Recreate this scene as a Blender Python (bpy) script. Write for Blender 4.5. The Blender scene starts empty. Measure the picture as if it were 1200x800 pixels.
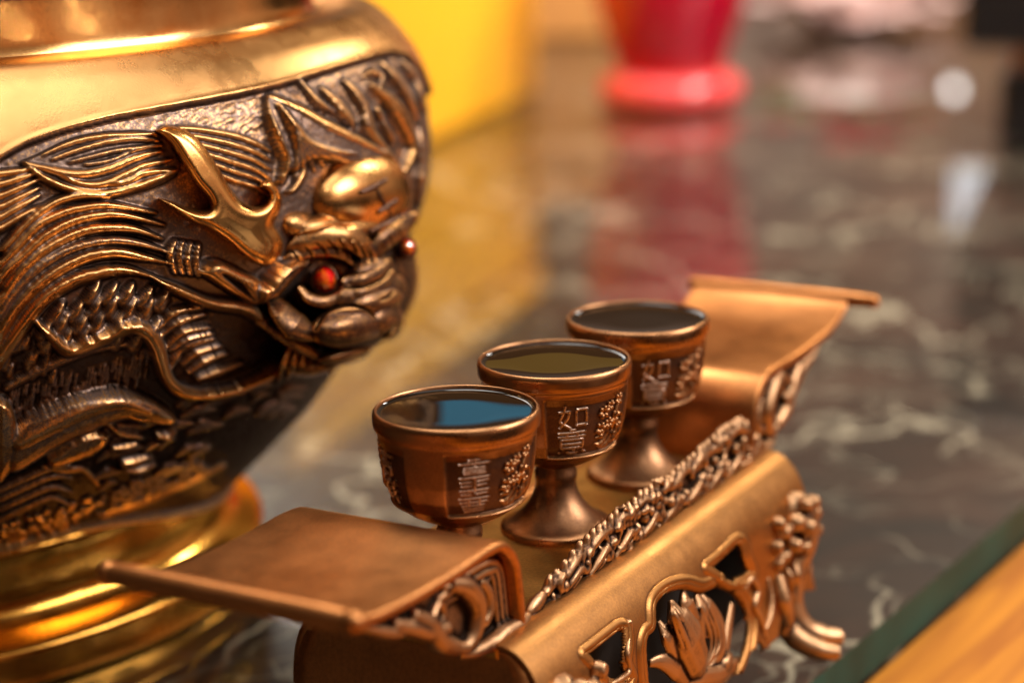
import bpy, math, random
import numpy as np
from mathutils import Matrix, Vector
random.seed(7)
RNG = np.random.default_rng(11)
SC = bpy.context.scene
COL = SC.collection

# ---------------------------------------------------------------- camera
FPX, PITCH, ROLL, CAMH = 2381.0, 0.251, 0.0203, 0.2645      # focal length in pixels of a 1200 px wide frame
_cp, _sp, _cr, _sr = math.cos(PITCH), math.sin(PITCH), math.cos(ROLL), math.sin(ROLL)
_R0, _U0 = np.array([1.0, 0, 0]), np.array([0, _sp, _cp])
FW = np.array([0, _cp, -_sp])
RX, UX = _cr * _R0 - _sr * _U0, _sr * _R0 + _cr * _U0
C0 = np.array([0, 0, CAMH])

def ray(px, py):
    return FW + (px - 600) / FPX * RX - (py - 400) / FPX * UX
def on_z(px, py, z):
    d = ray(px, py); return C0 + (z - CAMH) / d[2] * d
def at_depth(px, py, D):
    return C0 + ray(px, py) * D
def project(P):
    Q = np.asarray(P, float) - C0
    dep = Q @ FW
    return 600 + FPX * (Q @ RX) / dep, 400 - FPX * (Q @ UX) / dep, dep

cam = bpy.data.cameras.new('camera')
cam.sensor_width = 36.0
cam.lens = FPX * 36.0 / 1200.0
cam.clip_start, cam.clip_end = 0.02, 60.0
cam.dof.use_dof = True
cam.dof.focus_distance = 0.560
cam.dof.aperture_fstop = 5.6
camo = bpy.data.objects.new('camera', cam); COL.objects.link(camo)
M = Matrix.Identity(4)
for i in range(3):
    M[i][0], M[i][1], M[i][2], M[i][3] = RX[i], UX[i], -FW[i], C0[i]
camo.matrix_world = M
SC.camera = camo

# ---------------------------------------------------------------- light of the room
SC.view_settings.view_transform = 'Standard'
SC.view_settings.look = 'None'
SC.view_settings.exposure = 0.22
SC.view_settings.gamma = 1.0
SC.cycles.use_denoising = True
SC.cycles.max_bounces = 8
SC.cycles.transparent_max_bounces = 12
SC.cycles.caustics_reflective = False
SC.cycles.caustics_refractive = False
SC.cycles.sample_clamp_indirect = 6.0

W = bpy.data.worlds.new('World'); SC.world = W; W.use_nodes = True
wn, wl = W.node_tree.nodes, W.node_tree.links
wn.clear()
out = wn.new('ShaderNodeOutputWorld'); bg = wn.new('ShaderNodeBackground')
tc = wn.new('ShaderNodeTexCoord'); sep = wn.new('ShaderNodeSeparateXYZ')
mp = wn.new('ShaderNodeMapRange'); mp.inputs[1].default_value = -0.2; mp.inputs[2].default_value = 1.0
rp = wn.new('ShaderNodeValToRGB')
els = rp.color_ramp.elements
els[0].position, els[0].color = 0.0, (0.010, 0.007, 0.006, 1)
els[1].position, els[1].color = 1.0, (0.40, 0.33, 0.26, 1)
for p, c in ((0.15, (0.015, 0.011, 0.009, 1)), (0.19, (0.34, 0.215, 0.16, 1)), (0.36, (0.27, 0.18, 0.13, 1)), (0.60, (0.20, 0.15, 0.11, 1))):
    e = els.new(p); e.color = c
nz = wn.new('ShaderNodeTexNoise'); nz.inputs['Scale'].default_value = 2.6; nz.inputs['Detail'].default_value = 2.0
mr = wn.new('ShaderNodeMapRange'); mr.inputs[1].default_value = 0.35; mr.inputs[2].default_value = 0.68; mr.inputs[3].default_value = 0.45; mr.inputs[4].default_value = 1.55
# the side of the room behind the photographer is dim below the ceiling
sy = wn.new('ShaderNodeMapRange'); sy.inputs[1].default_value = -0.45; sy.inputs[2].default_value = 0.75; sy.inputs[3].default_value = 0.10; sy.inputs[4].default_value = 1.5
sz = wn.new('ShaderNodeMapRange'); sz.inputs[1].default_value = 0.45; sz.inputs[2].default_value = 0.8
sm_ = wn.new('ShaderNodeMix'); sm_.data_type = 'FLOAT'; sm_.inputs[3].default_value = 1.0
mm = wn.new('ShaderNodeMath'); mm.operation = 'MULTIPLY'
mul = wn.new('ShaderNodeVectorMath'); mul.operation = 'SCALE'
wl.new(tc.outputs['Generated'], sep.inputs[0]); wl.new(sep.outputs['Z'], mp.inputs[0]); wl.new(mp.outputs[0], rp.inputs[0])
dt_ = wn.new('ShaderNodeVectorMath'); dt_.operation = 'DOT_PRODUCT'; dt_.inputs[1].default_value = (0.90, 0.43, 0.0)
wl.new(tc.outputs['Generated'], dt_.inputs[0]); wl.new(dt_.outputs['Value'], sy.inputs[0]); wl.new(sep.outputs['Z'], sz.inputs[0]); wl.new(sz.outputs[0], sm_.inputs[0]); wl.new(sy.outputs[0], sm_.inputs[2])
wl.new(tc.outputs['Generated'], nz.inputs['Vector']); wl.new(nz.outputs['Fac'], mr.inputs[0])
wl.new(mr.outputs[0], mm.inputs[0]); wl.new(sm_.outputs[0], mm.inputs[1])
nz2 = wn.new('ShaderNodeTexNoise'); nz2.inputs['Scale'].default_value = 3.7; nz2.inputs['Detail'].default_value = 1.0
wl.new(tc.outputs['Generated'], nz2.inputs['Vector'])
mo = wn.new('ShaderNodeMapRange'); mo.inputs[1].default_value = 0.46; mo.inputs[2].default_value = 0.58; mo.inputs[4].default_value = 0.85; wl.new(nz2.outputs['Fac'], mo.inputs[0])
orange = wn.new('ShaderNodeMix'); orange.data_type = 'RGBA'; orange.blend_type = 'MULTIPLY'; orange.inputs[7].default_value = (1.0, 0.52, 0.16, 1)
wl.new(mo.outputs[0], orange.inputs[0]); wl.new(rp.outputs['Color'], orange.inputs[6])
wl.new(orange.outputs[2], mul.inputs[0]); wl.new(mm.outputs[0], mul.inputs['Scale'])
wl.new(mul.outputs[0], bg.inputs['Color']); bg.inputs['Strength'].default_value = 0.88
wl.new(bg.outputs[0], out.inputs[0])

def area_lamp(name, loc, target, size, power, color, size_y=None):
    l = bpy.data.lights.new(name, 'AREA'); l.energy = power; l.color = color; l.size = size
    if size_y: l.shape = 'RECTANGLE'; l.size_y = size_y
    o = bpy.data.objects.new(name, l); COL.objects.link(o); o.location = loc
    d = Vector(target) - Vector(loc)
    o.rotation_euler = d.to_track_quat('-Z', 'Y').to_euler()
    return o
def bulb_lamp(name, loc, r, power, color):
    l = bpy.data.lights.new(name, 'POINT'); l.energy = power; l.color = color; l.shadow_soft_size = r
    o = bpy.data.objects.new(name, l); COL.objects.link(o); o.location = loc
    return o

# big soft ceiling panel over the altar, a window-like panel to the right, a lamp at the back, and added fill lamps
area_lamp('ceiling_panel', (0.30, 0.55, 2.0), (0.0, 0.66, 0.0), 1.6, 13.0, (1.0, 0.95, 0.89))
area_lamp('side_panel', (1.20, 0.55, 0.92), (-0.1, 0.66, 0.12), 0.90, 15.0, (1.0, 0.94, 0.90), .60)
area_lamp('back_lamp', (-0.25, 1.30, 1.60), (-0.03, 0.60, 0.1), 0.6, 11.0, (1.0, 0.94, 0.87))
area_lamp('wing_fill', (-0.65, 2.40, 1.10), (-0.05, 0.55, 0.1), 0.8, 11.0, (1.0, 0.93, 0.85))  # unseen fill added to brighten the near wing
area_lamp('flower_fill', (0.45, 2.00, 0.75), (0.43, 2.65, 0.08), 0.2, 12.0, (1.0, 0.92, 0.86))  # unseen fill added to light the front of the flower bowl
area_lamp('box_fill', (0.60, 1.45, 0.70), (-0.02, 1.85, 0.10), 0.22, 8.0, (1.0, 0.95, 0.86))  # unseen fill added for the yellow box alone
# small halogen spots whose glints show in the metal
def glint_lamp(px, py, tilt, dist, r, power):
    d = ray(px, py); bx, by, R = -.235, .7157, .1648                # the burner's collar
    a = d[0] ** 2 + d[1] ** 2; b = -(bx * d[0] + by * d[1]); c = bx * bx + by * by - R * R
    h = C0 + d * ((-b - math.sqrt(b * b - a * c)) / a)
    n = np.array([h[0] - bx, h[1] - by, R * tilt]); n /= np.linalg.norm(n); d = d / np.linalg.norm(d)
    bulb_lamp('halogen_spot', h + (d - 2 * (d @ n) * n) * dist, r, power, (1.0, 0.86, 0.66))
for q in ((8, 36, .08, 1.3), (84, 27, .08, 1.35), (27, 74, .12, 1.2), (104, 62, .12, 1.3)):
    glint_lamp(*q, .007, .14)
bulb_lamp('halogen_spot', (0.50, -0.15, 1.25), .016, 4.0, (1.0, 0.92, 0.82))  # added in front, for glints and to lift the dark sides
def mirrored_lamp(px, py, z, dist):
    h = on_z(px, py, z); d = ray(px, py); d = d / np.linalg.norm(d); d[2] = -d[2]; return h + d * dist
bulb_lamp('white_lamp', mirrored_lamp(1118, 105, 0, 1.6), .012, .035, (1.0, 0.97, 0.93))
area_lamp('pale_lamp', mirrored_lamp(1135, 232, 0, 1.9), on_z(1135, 232, 0), .05, .025, (0.80, 0.92, 1.0), .10)
area_lamp('reflected_blue', mirrored_lamp(534, 468, .112, 1.5), on_z(534, 468, .112), .102, .06, (0.0, 0.20, 0.32), .10)  # stands in for the unseen blue thing mirrored in the near cup
area_lamp('reflected_amber', mirrored_lamp(640, 418, .112, 1.6), on_z(640, 418, .112), .11, .014, (0.62, 0.36, 0.06), .09)  # added to give the middle cup the room's amber reflection

# ---------------------------------------------------------------- helpers
def catmull(pts, n=12):
    P = [np.asarray(p, float) for p in pts]
    if len(P) == 2:
        return np.array([P[0] + (P[1] - P[0]) * t for t in np.linspace(0, 1, n + 1)])
    P = [2 * P[0] - P[1]] + P + [2 * P[-1] - P[-2]]
    o = []
    for i in range(1, len(P) - 2):
        a, b, c, d = P[i - 1:i + 3]
        for t in np.linspace(0, 1, n, endpoint=False):
            o.append(.5 * (2 * b + (c - a) * t + (2 * a - 5 * b + 4 * c - d) * t * t + (3 * b - a - 3 * c + d) * t ** 3))
    o.append(P[-2]); return np.array(o)

class MB:
    """collects shapes that make up ONE mesh"""
    def __init__(s): s.v = []; s.f = []; s.n = 0
    def add(s, V, F):
        V = np.asarray(V, float).reshape(-1, 3)
        s.v.append(V); s.f += [tuple(int(i) + s.n for i in q) for q in F]; s.n += len(V)
    def grid(s, P, closeu=False, closev=False):
        nu, nv = P.shape[:2]; F = []
        for i in range(nu if closeu else nu - 1):
            for j in range(nv if closev else nv - 1):
                a, b = i, (i + 1) % nu; c, d = j, (j + 1) % nv
                F.append((a * nv + c, b * nv + c, b * nv + d, a * nv + d))
        s.add(P.reshape(-1, 3), F)
    def tube(s, pts, rad, n=10, sm=10, flat=1.0, up=None):
        """round tube along a smooth path, radius per control point, closed ends"""
        P = catmull(pts, sm) if sm else np.asarray(pts, float)
        r = np.interp(np.linspace(0, 1, len(P)), np.linspace(0, 1, len(np.atleast_1d(rad))), np.atleast_1d(rad)) if np.ndim(rad) else np.full(len(P), rad)
        T = np.gradient(P, axis=0); T /= np.linalg.norm(T, axis=1)[:, None] + 1e-12
        ref = np.asarray(up, float) if up is not None else (np.array([0, 0, 1.0]) if abs(T[0][2]) < .9 else np.array([1.0, 0, 0]))
        G = []
        N = None
        for k in range(len(P)):
            base = ref if (up is not None or N is None) else N
            N = base - T[k] * (base @ T[k]); N /= np.linalg.norm(N) + 1e-12
            B = np.cross(T[k], N)
            a = np.linspace(0, 2 * np.pi, n, endpoint=False)
            G.append(P[k] + r[k] * (np.cos(a)[:, None] * N * flat + np.sin(a)[:, None] * B))
        G = np.array(G)
        base = s.n
        s.grid(G, closev=True)
        s.f.append(tuple(base + j for j in range(n))[::-1]); m = base + (len(P) - 1) * n
        s.f.append(tuple(m + j for j in range(n)))
    def ball(s, c, ax, nu=14, nv=9):
        """ellipsoid: centre and three axis vectors"""
        A = np.asarray(ax, float); V = [np.asarray(c) + A[2]]
        for i in range(1, nv):
            ph = np.pi * i / nv
            for j in range(nu):
                t = 2 * np.pi * j / nu
                V.append(np.asarray(c) + np.sin(ph) * (np.cos(t) * A[0] + np.sin(t) * A[1]) + np.cos(ph) * A[2])
        V.append(np.asarray(c) - A[2]); F = []
        for j in range(nu):
            F.append((0, 1 + j, 1 + (j + 1) % nu))
            for i in range(nv - 2):
                a, b = 1 + i * nu + j, 1 + i * nu + (j + 1) % nu
                F.append((a, a + nu, b + nu, b))
            F.append((len(V) - 1, 1 + (nv - 2) * nu + (j + 1) % nu, 1 + (nv - 2) * nu + j))
        s.add(V, F)
    def prism(s, poly, f0, f1):
        """polygon lifted by f0 (bottom) and f1 (top): functions 2d -> 3d"""
        n = len(poly)
        V = [f0(*p) for p in poly] + [f1(*p) for p in poly]
        F = [tuple(range(n))[::-1], tuple(range(n, 2 * n))] + [(i, (i + 1) % n, n + (i + 1) % n, n + i) for i in range(n)]
        s.add(V, F)
    def box(s, lo, hi):
        (a, b, c), (d, e, f) = lo, hi
        s.add([(a, b, c), (d, b, c), (d, e, c), (a, e, c), (a, b, f), (d, b, f), (d, e, f), (a, e, f)],
              [(3, 2, 1, 0), (4, 5, 6, 7), (0, 1, 5, 4), (1, 2, 6, 5), (2, 3, 7, 6), (3, 0, 4, 7)])
    def build(s, name, mat, parent=None, smooth=True, wear=None, bevel=None):
        me = bpy.data.meshes.new(name)
        V = np.concatenate(s.v) if s.v else np.zeros((0, 3))
        me.from_pydata(V.tolist(), [], s.f); me.validate(); me.update()
        if smooth: me.polygons.foreach_set('use_smooth', [True] * len(me.polygons))
        me.materials.append(mat)
        if wear is not None:
            a = me.attributes.new('wear', 'FLOAT', 'POINT'); a.data.foreach_set('value', np.asarray(wear, np.float32))
        o = bpy.data.objects.new(name, me); COL.objects.link(o)
        if parent is not None: o.parent = parent
        if bevel:
            b = o.modifiers.new('bevel', 'BEVEL'); b.width = bevel; b.segments = 3; b.limit_method = 'ANGLE'; b.angle_limit = 0.6
            o.modifiers.new('wn', 'WEIGHTED_NORMAL')
        return o

def fast_grid_obj(name, P, mat, parent, wear, keep=None):
    """big regular grid as one mesh, quick; keep = bool per quad"""
    nu, nv = P.shape[:2]
    idx = np.arange(nu * nv).reshape(nu, nv)
    Q = np.stack([idx[:-1, :-1], idx[1:, :-1], idx[1:, 1:], idx[:-1, 1:]], -1).reshape(-1, 4)
    V = P.reshape(-1, 3); w = None if wear is None else np.asarray(wear).reshape(-1)
    if keep is not None:
        Q = Q[keep.reshape(-1)]
        used = np.unique(Q); mp_ = np.full(nu * nv, -1); mp_[used] = np.arange(len(used))
        Q = mp_[Q]; V = V[used]; w = None if w is None else w[used]
    me = bpy.data.meshes.new(name)
    me.vertices.add(len(V)); me.vertices.foreach_set('co', V.astype(np.float32).ravel())
    me.loops.add(Q.size); me.loops.foreach_set('vertex_index', Q.astype(np.int32).ravel())
    me.polygons.add(len(Q)); me.polygons.foreach_set('loop_start', np.arange(0, Q.size, 4, dtype=np.int32))
    me.update(calc_edges=True); me.validate()
    me.polygons.foreach_set('use_smooth', np.ones(len(me.polygons), bool))
    if w is not None:
        a = me.attributes.new('wear', 'FLOAT', 'POINT'); a.data.foreach_set('value', w.astype(np.float32))
    me.materials.append(mat)
    o = bpy.data.objects.new(name, me); COL.objects.link(o)
    if parent is not None: o.parent = parent
    return o

def worn(me, k=1.0, bias=0.5, it=10):
    """burnish: raised crests of a cast surface are polished, hollows keep the dark patina"""
    n = len(me.vertices); V = np.empty(n * 3, np.float32); me.vertices.foreach_get('co', V); V = V.reshape(-1, 3).astype(float)
    N = np.empty(n * 3, np.float32); me.vertices.foreach_get('normal', N); N = N.reshape(-1, 3)
    E = np.empty(len(me.edges) * 2, np.int32); me.edges.foreach_get('vertices', E); E = E.reshape(-1, 2)
    deg = np.bincount(E.ravel(), minlength=n).astype(float)[:, None] + 1e-9
    S = V.copy()
    for _ in range(it):
        A = np.zeros_like(S)
        for c in range(3):
            A[:, c] = np.bincount(E[:, 0], S[E[:, 1], c], n) + np.bincount(E[:, 1], S[E[:, 0], c], n)
        S = A / deg
    d = ((V - S) * N).sum(1); sc = np.std(d) + 1e-9
    w = np.clip(bias + k * d / sc * .35, 0, 1)
    a = me.attributes.get('wear') or me.attributes.new('wear', 'FLOAT', 'POINT')
    a.data.foreach_set('value', w.astype(np.float32))

def sculpt(mb, name, mat, parent=None, voxel=0.0006, smooth=3, k=1.0, bias=0.5, factor=0.5):
    """fuse the collected shapes into one continuous cast surface"""
    o = mb.build(name, mat, parent)
    r = o.modifiers.new('remesh', 'REMESH'); r.mode = 'VOXEL'; r.voxel_size = voxel; r.use_smooth_shade = True
    if smooth:
        s = o.modifiers.new('smooth', 'SMOOTH'); s.iterations = smooth; s.factor = factor
    dg = bpy.context.evaluated_depsgraph_get()
    me = bpy.data.meshes.new_from_object(o.evaluated_get(dg))
    o.modifiers.clear(); old = o.data; o.data = me; bpy.data.meshes.remove(old); me.name = name
    me.polygons.foreach_set('use_smooth', np.ones(len(me.polygons), bool))
    if not me.materials: me.materials.append(mat)
    worn(me, k, bias)
    return o

def empty(name, loc=(0, 0, 0), rz=0.0):
    o = bpy.data.objects.new(name, None); COL.objects.link(o); o.empty_display_size = .02
    o.location = loc; o.rotation_euler = (0, 0, rz); return o
def tag(o, label=None, cat=None, group=None, kind=None):
    for k_, v_ in (('label', label), ('category', cat), ('group', group), ('kind', kind)):
        if v_: o[k_] = v_
    return o

def smooth01(x, a, b):
    t = np.clip((x - a) / (b - a), 0, 1); return t * t * (3 - 2 * t)

# ---------------------------------------------------------------- materials
def mat(name):
    m = bpy.data.materials.new(name); m.use_nodes = True
    nt = m.node_tree; return m, nt.nodes, nt.links, nt.nodes['Principled BSDF']
def node(ns, t, **kw):
    n = ns.new(t)
    for k_, v_ in kw.items():
        if k_.startswith('i_'): n.inputs[k_[2:].replace('_', ' ')].default_value = v_
        else: setattr(n, k_, v_)
    return n
def mix_rgb(ns, ls, fac, a, b, blend='MIX'):
    m = ns.new('ShaderNodeMix'); m.data_type = 'RGBA'; m.blend_type = blend
    for sock, val in ((0, fac), (6, a), (7, b)):
        if hasattr(val, 'is_linked') or hasattr(val, 'links'): ls.new(val, m.inputs[sock])
        else: m.inputs[sock].default_value = val
    return m.outputs[2]
def mix_f(ns, ls, fac, a, b):
    m = ns.new('ShaderNodeMix'); m.data_type = 'FLOAT'
    for sock, val in ((0, fac), (2, a), (3, b)):
        if hasattr(val, 'links'): ls.new(val, m.inputs[sock])
        else: m.inputs[sock].default_value = val
    return m.outputs[0]
def maprange(ns, ls, v, a, b, c=0.0, d=1.0):
    m = ns.new('ShaderNodeMapRange'); ls.new(v, m.inputs[0])
    for i, q in enumerate((a, b, c, d)): m.inputs[i + 1].default_value = q
    return m.outputs[0]

def bronze(name, polished, patina, r_pol=.25, r_pat=.5, wear_default=None, speck=.35, bump=.25, scale=900.0, metal_pat=.85, brushed=None):
    """cast bronze: polished metal where it is worn, dull patina elsewhere"""
    m, ns, ls, bs = mat(name)
    t = ns.new('ShaderNodeTexCoord')
    n1 = node(ns, 'ShaderNodeTexNoise', i_Scale=scale * .12, i_Detail=5.0, i_Roughness=.65)
    n2 = node(ns, 'ShaderNodeTexNoise', i_Scale=scale, i_Detail=3.0, i_Roughness=.6)
    n3 = node(ns, 'ShaderNodeTexNoise', i_Scale=scale * .03, i_Detail=3.0)
    oi_ = ns.new('ShaderNodeObjectInfo'); sh_ = ns.new('ShaderNodeVectorMath'); sh_.operation = 'MULTIPLY_ADD'; sh_.inputs[1].default_value = (3.1, 1.7, 2.3)   # every piece has its own wear
    ls.new(oi_.outputs['Random'], sh_.inputs[0]); ls.new(t.outputs['Object'], sh_.inputs[2])
    for n in (n1, n2, n3): ls.new(sh_.outputs[0], n.inputs['Vector'])
    if wear_default is None:
        a = ns.new('ShaderNodeAttribute'); a.attribute_name = 'wear'; w = a.outputs['Fac']
    else:
        v = ns.new('ShaderNodeValue'); v.outputs[0].default_value = wear_default; w = v.outputs[0]
    ad = node(ns, 'ShaderNodeMath', operation='MULTIPLY_ADD'); ls.new(maprange(ns, ls, n1.outputs['Fac'], .3, .7, -1, 1), ad.inputs[0]); ad.inputs[1].default_value = speck * .5; ls.new(w, ad.inputs[2])
    ad2 = node(ns, 'ShaderNodeMath', operation='MULTIPLY_ADD'); ls.new(maprange(ns, ls, n2.outputs['Fac'], .3, .7, -1, 1), ad2.inputs[0]); ad2.inputs[1].default_value = speck; ls.new(ad.outputs[0], ad2.inputs[2])
    wf = maprange(ns, ls, ad2.outputs[0], .3, .72)
    pol2 = mix_rgb(ns, ls, maprange(ns, ls, n3.outputs['Fac'], .35, .65), polished, tuple(c * .87 for c in polished[:3]) + (1,))
    ink = tuple(c * .16 for c in patina[:3]) + (1,)
    pat2 = mix_rgb(ns, ls, maprange(ns, ls, w, .03, .20), ink, patina)
    ls.new(mix_rgb(ns, ls, wf, pat2, pol2), bs.inputs['Base Color'])
    ls.new(mix_f(ns, ls, wf, metal_pat, 1.0), bs.inputs['Metallic'])
    rn = node(ns, 'ShaderNodeMath', operation='MULTIPLY_ADD'); ls.new(maprange(ns, ls, n1.outputs['Fac'], .3, .7, -1, 1), rn.inputs[0]); rn.inputs[1].default_value = .04
    r3 = node(ns, 'ShaderNodeMath', operation='MULTIPLY_ADD'); ls.new(maprange(ns, ls, n3.outputs['Fac'], .35, .65, -1, 1), r3.inputs[0]); r3.inputs[1].default_value = .04
    ls.new(mix_f(ns, ls, wf, r_pat, r_pol), r3.inputs[2]); ls.new(r3.outputs[0], rn.inputs[2]); ls.new(rn.outputs[0], bs.inputs['Roughness'])
    bs.inputs['Specular Tint'].default_value = (.55, .47, .41, 1)      # old patina stays dark at glancing angles
    b = node(ns, 'ShaderNodeBump', i_Strength=bump, i_Distance=.0003)
    hsrc = n2.outputs['Fac']
    if brushed:
        mpg = ns.new('ShaderNodeMapping'); mpg.inputs['Scale'].default_value = brushed; ls.new(t.outputs['Object'], mpg.inputs['Vector'])
        nb = node(ns, 'ShaderNodeTexNoise', i_Scale=1.0, i_Detail=2.0); ls.new(mpg.outputs[0], nb.inputs['Vector'])
        hsrc = mix_f(ns, ls, .7, n2.outputs['Fac'], nb.outputs['Fac'])
    ls.new(hsrc, b.inputs['Height']); ls.new(b.outputs[0], bs.inputs['Normal'])
    return m

def plain(name, color, rough=.5, metal=0.0, coat=0.0, noise=.12, nscale=60.0, emis=None, es=0.0, trans=0.0, sss=0.0):
    m, ns, ls, bs = mat(name)
    t = ns.new('ShaderNodeTexCoord'); n = node(ns, 'ShaderNodeTexNoise', i_Scale=nscale, i_Detail=4.0); ls.new(t.outputs['Object'], n.inputs['Vector'])
    c2 = tuple(c * (1 - noise * 2) for c in color[:3]) + (1,)
    ls.new(mix_rgb(ns, ls, maprange(ns, ls, n.outputs['Fac'], .3, .7), c2, color), bs.inputs['Base Color'])
    bs.inputs['Roughness'].default_value = rough; bs.inputs['Metallic'].default_value = metal
    bs.inputs['Coat Weight'].default_value = coat; bs.inputs['Transmission Weight'].default_value = trans
    if sss: bs.inputs['Subsurface Weight'].default_value = sss; bs.inputs['Subsurface Radius'].default_value = (.02, .006, .004)
    if emis: bs.inputs['Emission Color'].default_value = emis; bs.inputs['Emission Strength'].default_value = es
    return m

def marble_mat():
    m, ns, ls, bs = mat('dark_marble')
    t = ns.new('ShaderNodeTexCoord')
    big = node(ns, 'ShaderNodeTexNoise', i_Scale=9.0, i_Detail=6.0, i_Roughness=.6, i_Distortion=.6); ls.new(t.outputs['Object'], big.inputs['Vector'])
    rp = ns.new('ShaderNodeValToRGB'); e = rp.color_ramp.elements
    e[0].position, e[0].color = .3, (.006, .010, .010, 1); e[1].position, e[1].color = .78, (.17, .075, .045, 1)
    q = e.new(.46); q.color = (.034, .018, .012, 1); q = e.new(.62); q.color = (.072, .035, .023, 1)
    ls.new(big.outputs['Fac'], rp.inputs['Fac']); col = rp.outputs['Color']
    # pale calcite veins, coarse and fine
    wob = node(ns, 'ShaderNodeTexNoise', i_Scale=14.0, i_Detail=3.0); ls.new(t.outputs['Object'], wob.inputs['Vector'])
    for sc_, wd, k_, cc in ((6.0, .020, 1.0, (.66, .54, .38, 1)), (17.0, .028, .55, (.50, .42, .30, 1))):
        dv = ns.new('ShaderNodeVectorMath'); dv.operation = 'MULTIPLY_ADD'; ls.new(wob.outputs['Color'], dv.inputs[0]); dv.inputs[1].default_value = (.16,) * 3; ls.new(t.outputs['Object'], dv.inputs[2])
        vo = node(ns, 'ShaderNodeTexVoronoi', feature='DISTANCE_TO_EDGE', i_Scale=sc_); ls.new(dv.outputs[0], vo.inputs['Vector'])
        br = node(ns, 'ShaderNodeTexNoise', i_Scale=sc_ * .9, i_Detail=2.0); ls.new(t.outputs['Object'], br.inputs['Vector'])
        f = node(ns, 'ShaderNodeMath', operation='MULTIPLY'); ls.new(maprange(ns, ls, vo.outputs['Distance'], 0.0, wd, k_, 0.0), f.inputs[0]); ls.new(maprange(ns, ls, br.outputs['Fac'], .42, .50), f.inputs[1])
        col = mix_rgb(ns, ls, f.outputs[0], col, cc)
    ls.new(col, bs.inputs['Base Color']); bs.inputs['Roughness'].default_value = .35
    return m

def sheet_glass_mat():
    """flat table glass: mirror at grazing angles, clear looking down, no bending of the view"""
    m, ns, ls, bs = mat('table_glass'); ns.remove(bs)
    o = ns['Material Output']
    fr = node(ns, 'ShaderNodeFresnel', i_IOR=1.52); tr = node(ns, 'ShaderNodeBsdfTransparent', i_Color=(.975, .992, .985, 1)); gl = node(ns, 'ShaderNodeBsdfGlossy', i_Roughness=.03)
    mx = ns.new('ShaderNodeMixShader'); ge = ns.new('ShaderNodeNewGeometry'); fm = node(ns, 'ShaderNodeMath', operation='MULTIPLY'); iv = node(ns, 'ShaderNodeMath', operation='SUBTRACT'); iv.inputs[0].default_value = 1.0
    ls.new(ge.outputs['Backfacing'], iv.inputs[1]); ls.new(fr.outputs[0], fm.inputs[0]); ls.new(iv.outputs[0], fm.inputs[1])
    ls.new(fm.outputs[0], mx.inputs[0]); ls.new(tr.outputs[0], mx.inputs[1]); ls.new(gl.outputs[0], mx.inputs[2]); ls.new(mx.outputs[0], o.inputs['Surface'])
    return m

def wood_mat():
    m, ns, ls, bs = mat('honey_wood')
    t = ns.new('ShaderNodeTexCoord'); mpg = ns.new('ShaderNodeMapping'); mpg.inputs['Scale'].default_value = (3, 45, 45); ls.new(t.outputs['Object'], mpg.inputs['Vector'])
    n = node(ns, 'ShaderNodeTexNoise', i_Scale=1.6, i_Detail=6.0, i_Distortion=1.2); ls.new(mpg.outputs[0], n.inputs['Vector'])
    ls.new(mix_rgb(ns, ls, maprange(ns, ls, n.outputs['Fac'], .35, .65), (.42, .13, .008, 1), (.66, .25, .016, 1)), bs.inputs['Base Color'])
    bs.inputs['Roughness'].default_value = .5; bs.inputs['Specular IOR Level'].default_value = .2
    return m

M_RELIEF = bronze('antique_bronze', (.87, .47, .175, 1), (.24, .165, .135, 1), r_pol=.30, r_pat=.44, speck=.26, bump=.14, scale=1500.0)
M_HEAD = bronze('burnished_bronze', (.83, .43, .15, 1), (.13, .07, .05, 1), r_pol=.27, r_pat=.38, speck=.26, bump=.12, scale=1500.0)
M_ANTLER = bronze('rubbed_bronze', (.90, .47, .15, 1), (.40, .18, .05, 1), r_pol=.25, r_pat=.36, speck=.22, bump=.08, scale=1300.0)
M_BRASS = bronze('polished_brass', (.86, .47, .17, 1), (.45, .20, .05, 1), r_pol=.17, r_pat=.3, wear_default=.75, speck=.12, bump=.04, metal_pat=1.0)
M_FOOT = bronze('golden_brass', (.88, .43, .075, 1), (.35, .15, .03, 1), r_pol=.19, r_pat=.3, wear_default=.7, speck=.2, bump=.05, metal_pat=1.0)
M_WING = bronze('copper_bronze', (.68, .285, .095, 1), (.36, .15, .06, 1), r_pol=.36, r_pat=.45, wear_default=.62, speck=.14, bump=.10, metal_pat=.95, brushed=(60, 900, 900))
M_DECK = bronze('golden_bronze', (.66, .33, .085, 1), (.34, .17, .05, 1), r_pol=.36, r_pat=.45, wear_default=.62, speck=.16, bump=.10, metal_pat=.95, brushed=(60, 900, 900))
M_CARVE = bronze('carved_copper', (.58, .335, .175, 1), (.10, .052, .032, 1), r_pol=.40, r_pat=.48, speck=.12, bump=.14, scale=1600.0)
M_APRON = bronze('pierced_bronze', (.56, .265, .085, 1), (.22, .105, .045, 1), r_pol=.40, r_pat=.45, speck=.12, bump=.12, scale=1500.0)
M_CUP = bronze('cup_copper', (.55, .275, .125, 1), (.13, .068, .045, 1), r_pol=.30, r_pat=.42, speck=.10, bump=.10, scale=2200.0)
M_LIT_GLYPH = bronze('highlit_copper', (.74, .52, .40, 1), (.3, .17, .11, 1), r_pol=.30, r_pat=.42, wear_default=.58, speck=.34, bump=.2, scale=2200.0)  # cup writing: its whitish highlights are put into a paler colour
M_INNER_SHADE = plain('inner_shade', (.02, .014, .010, 1), rough=.7)

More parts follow.
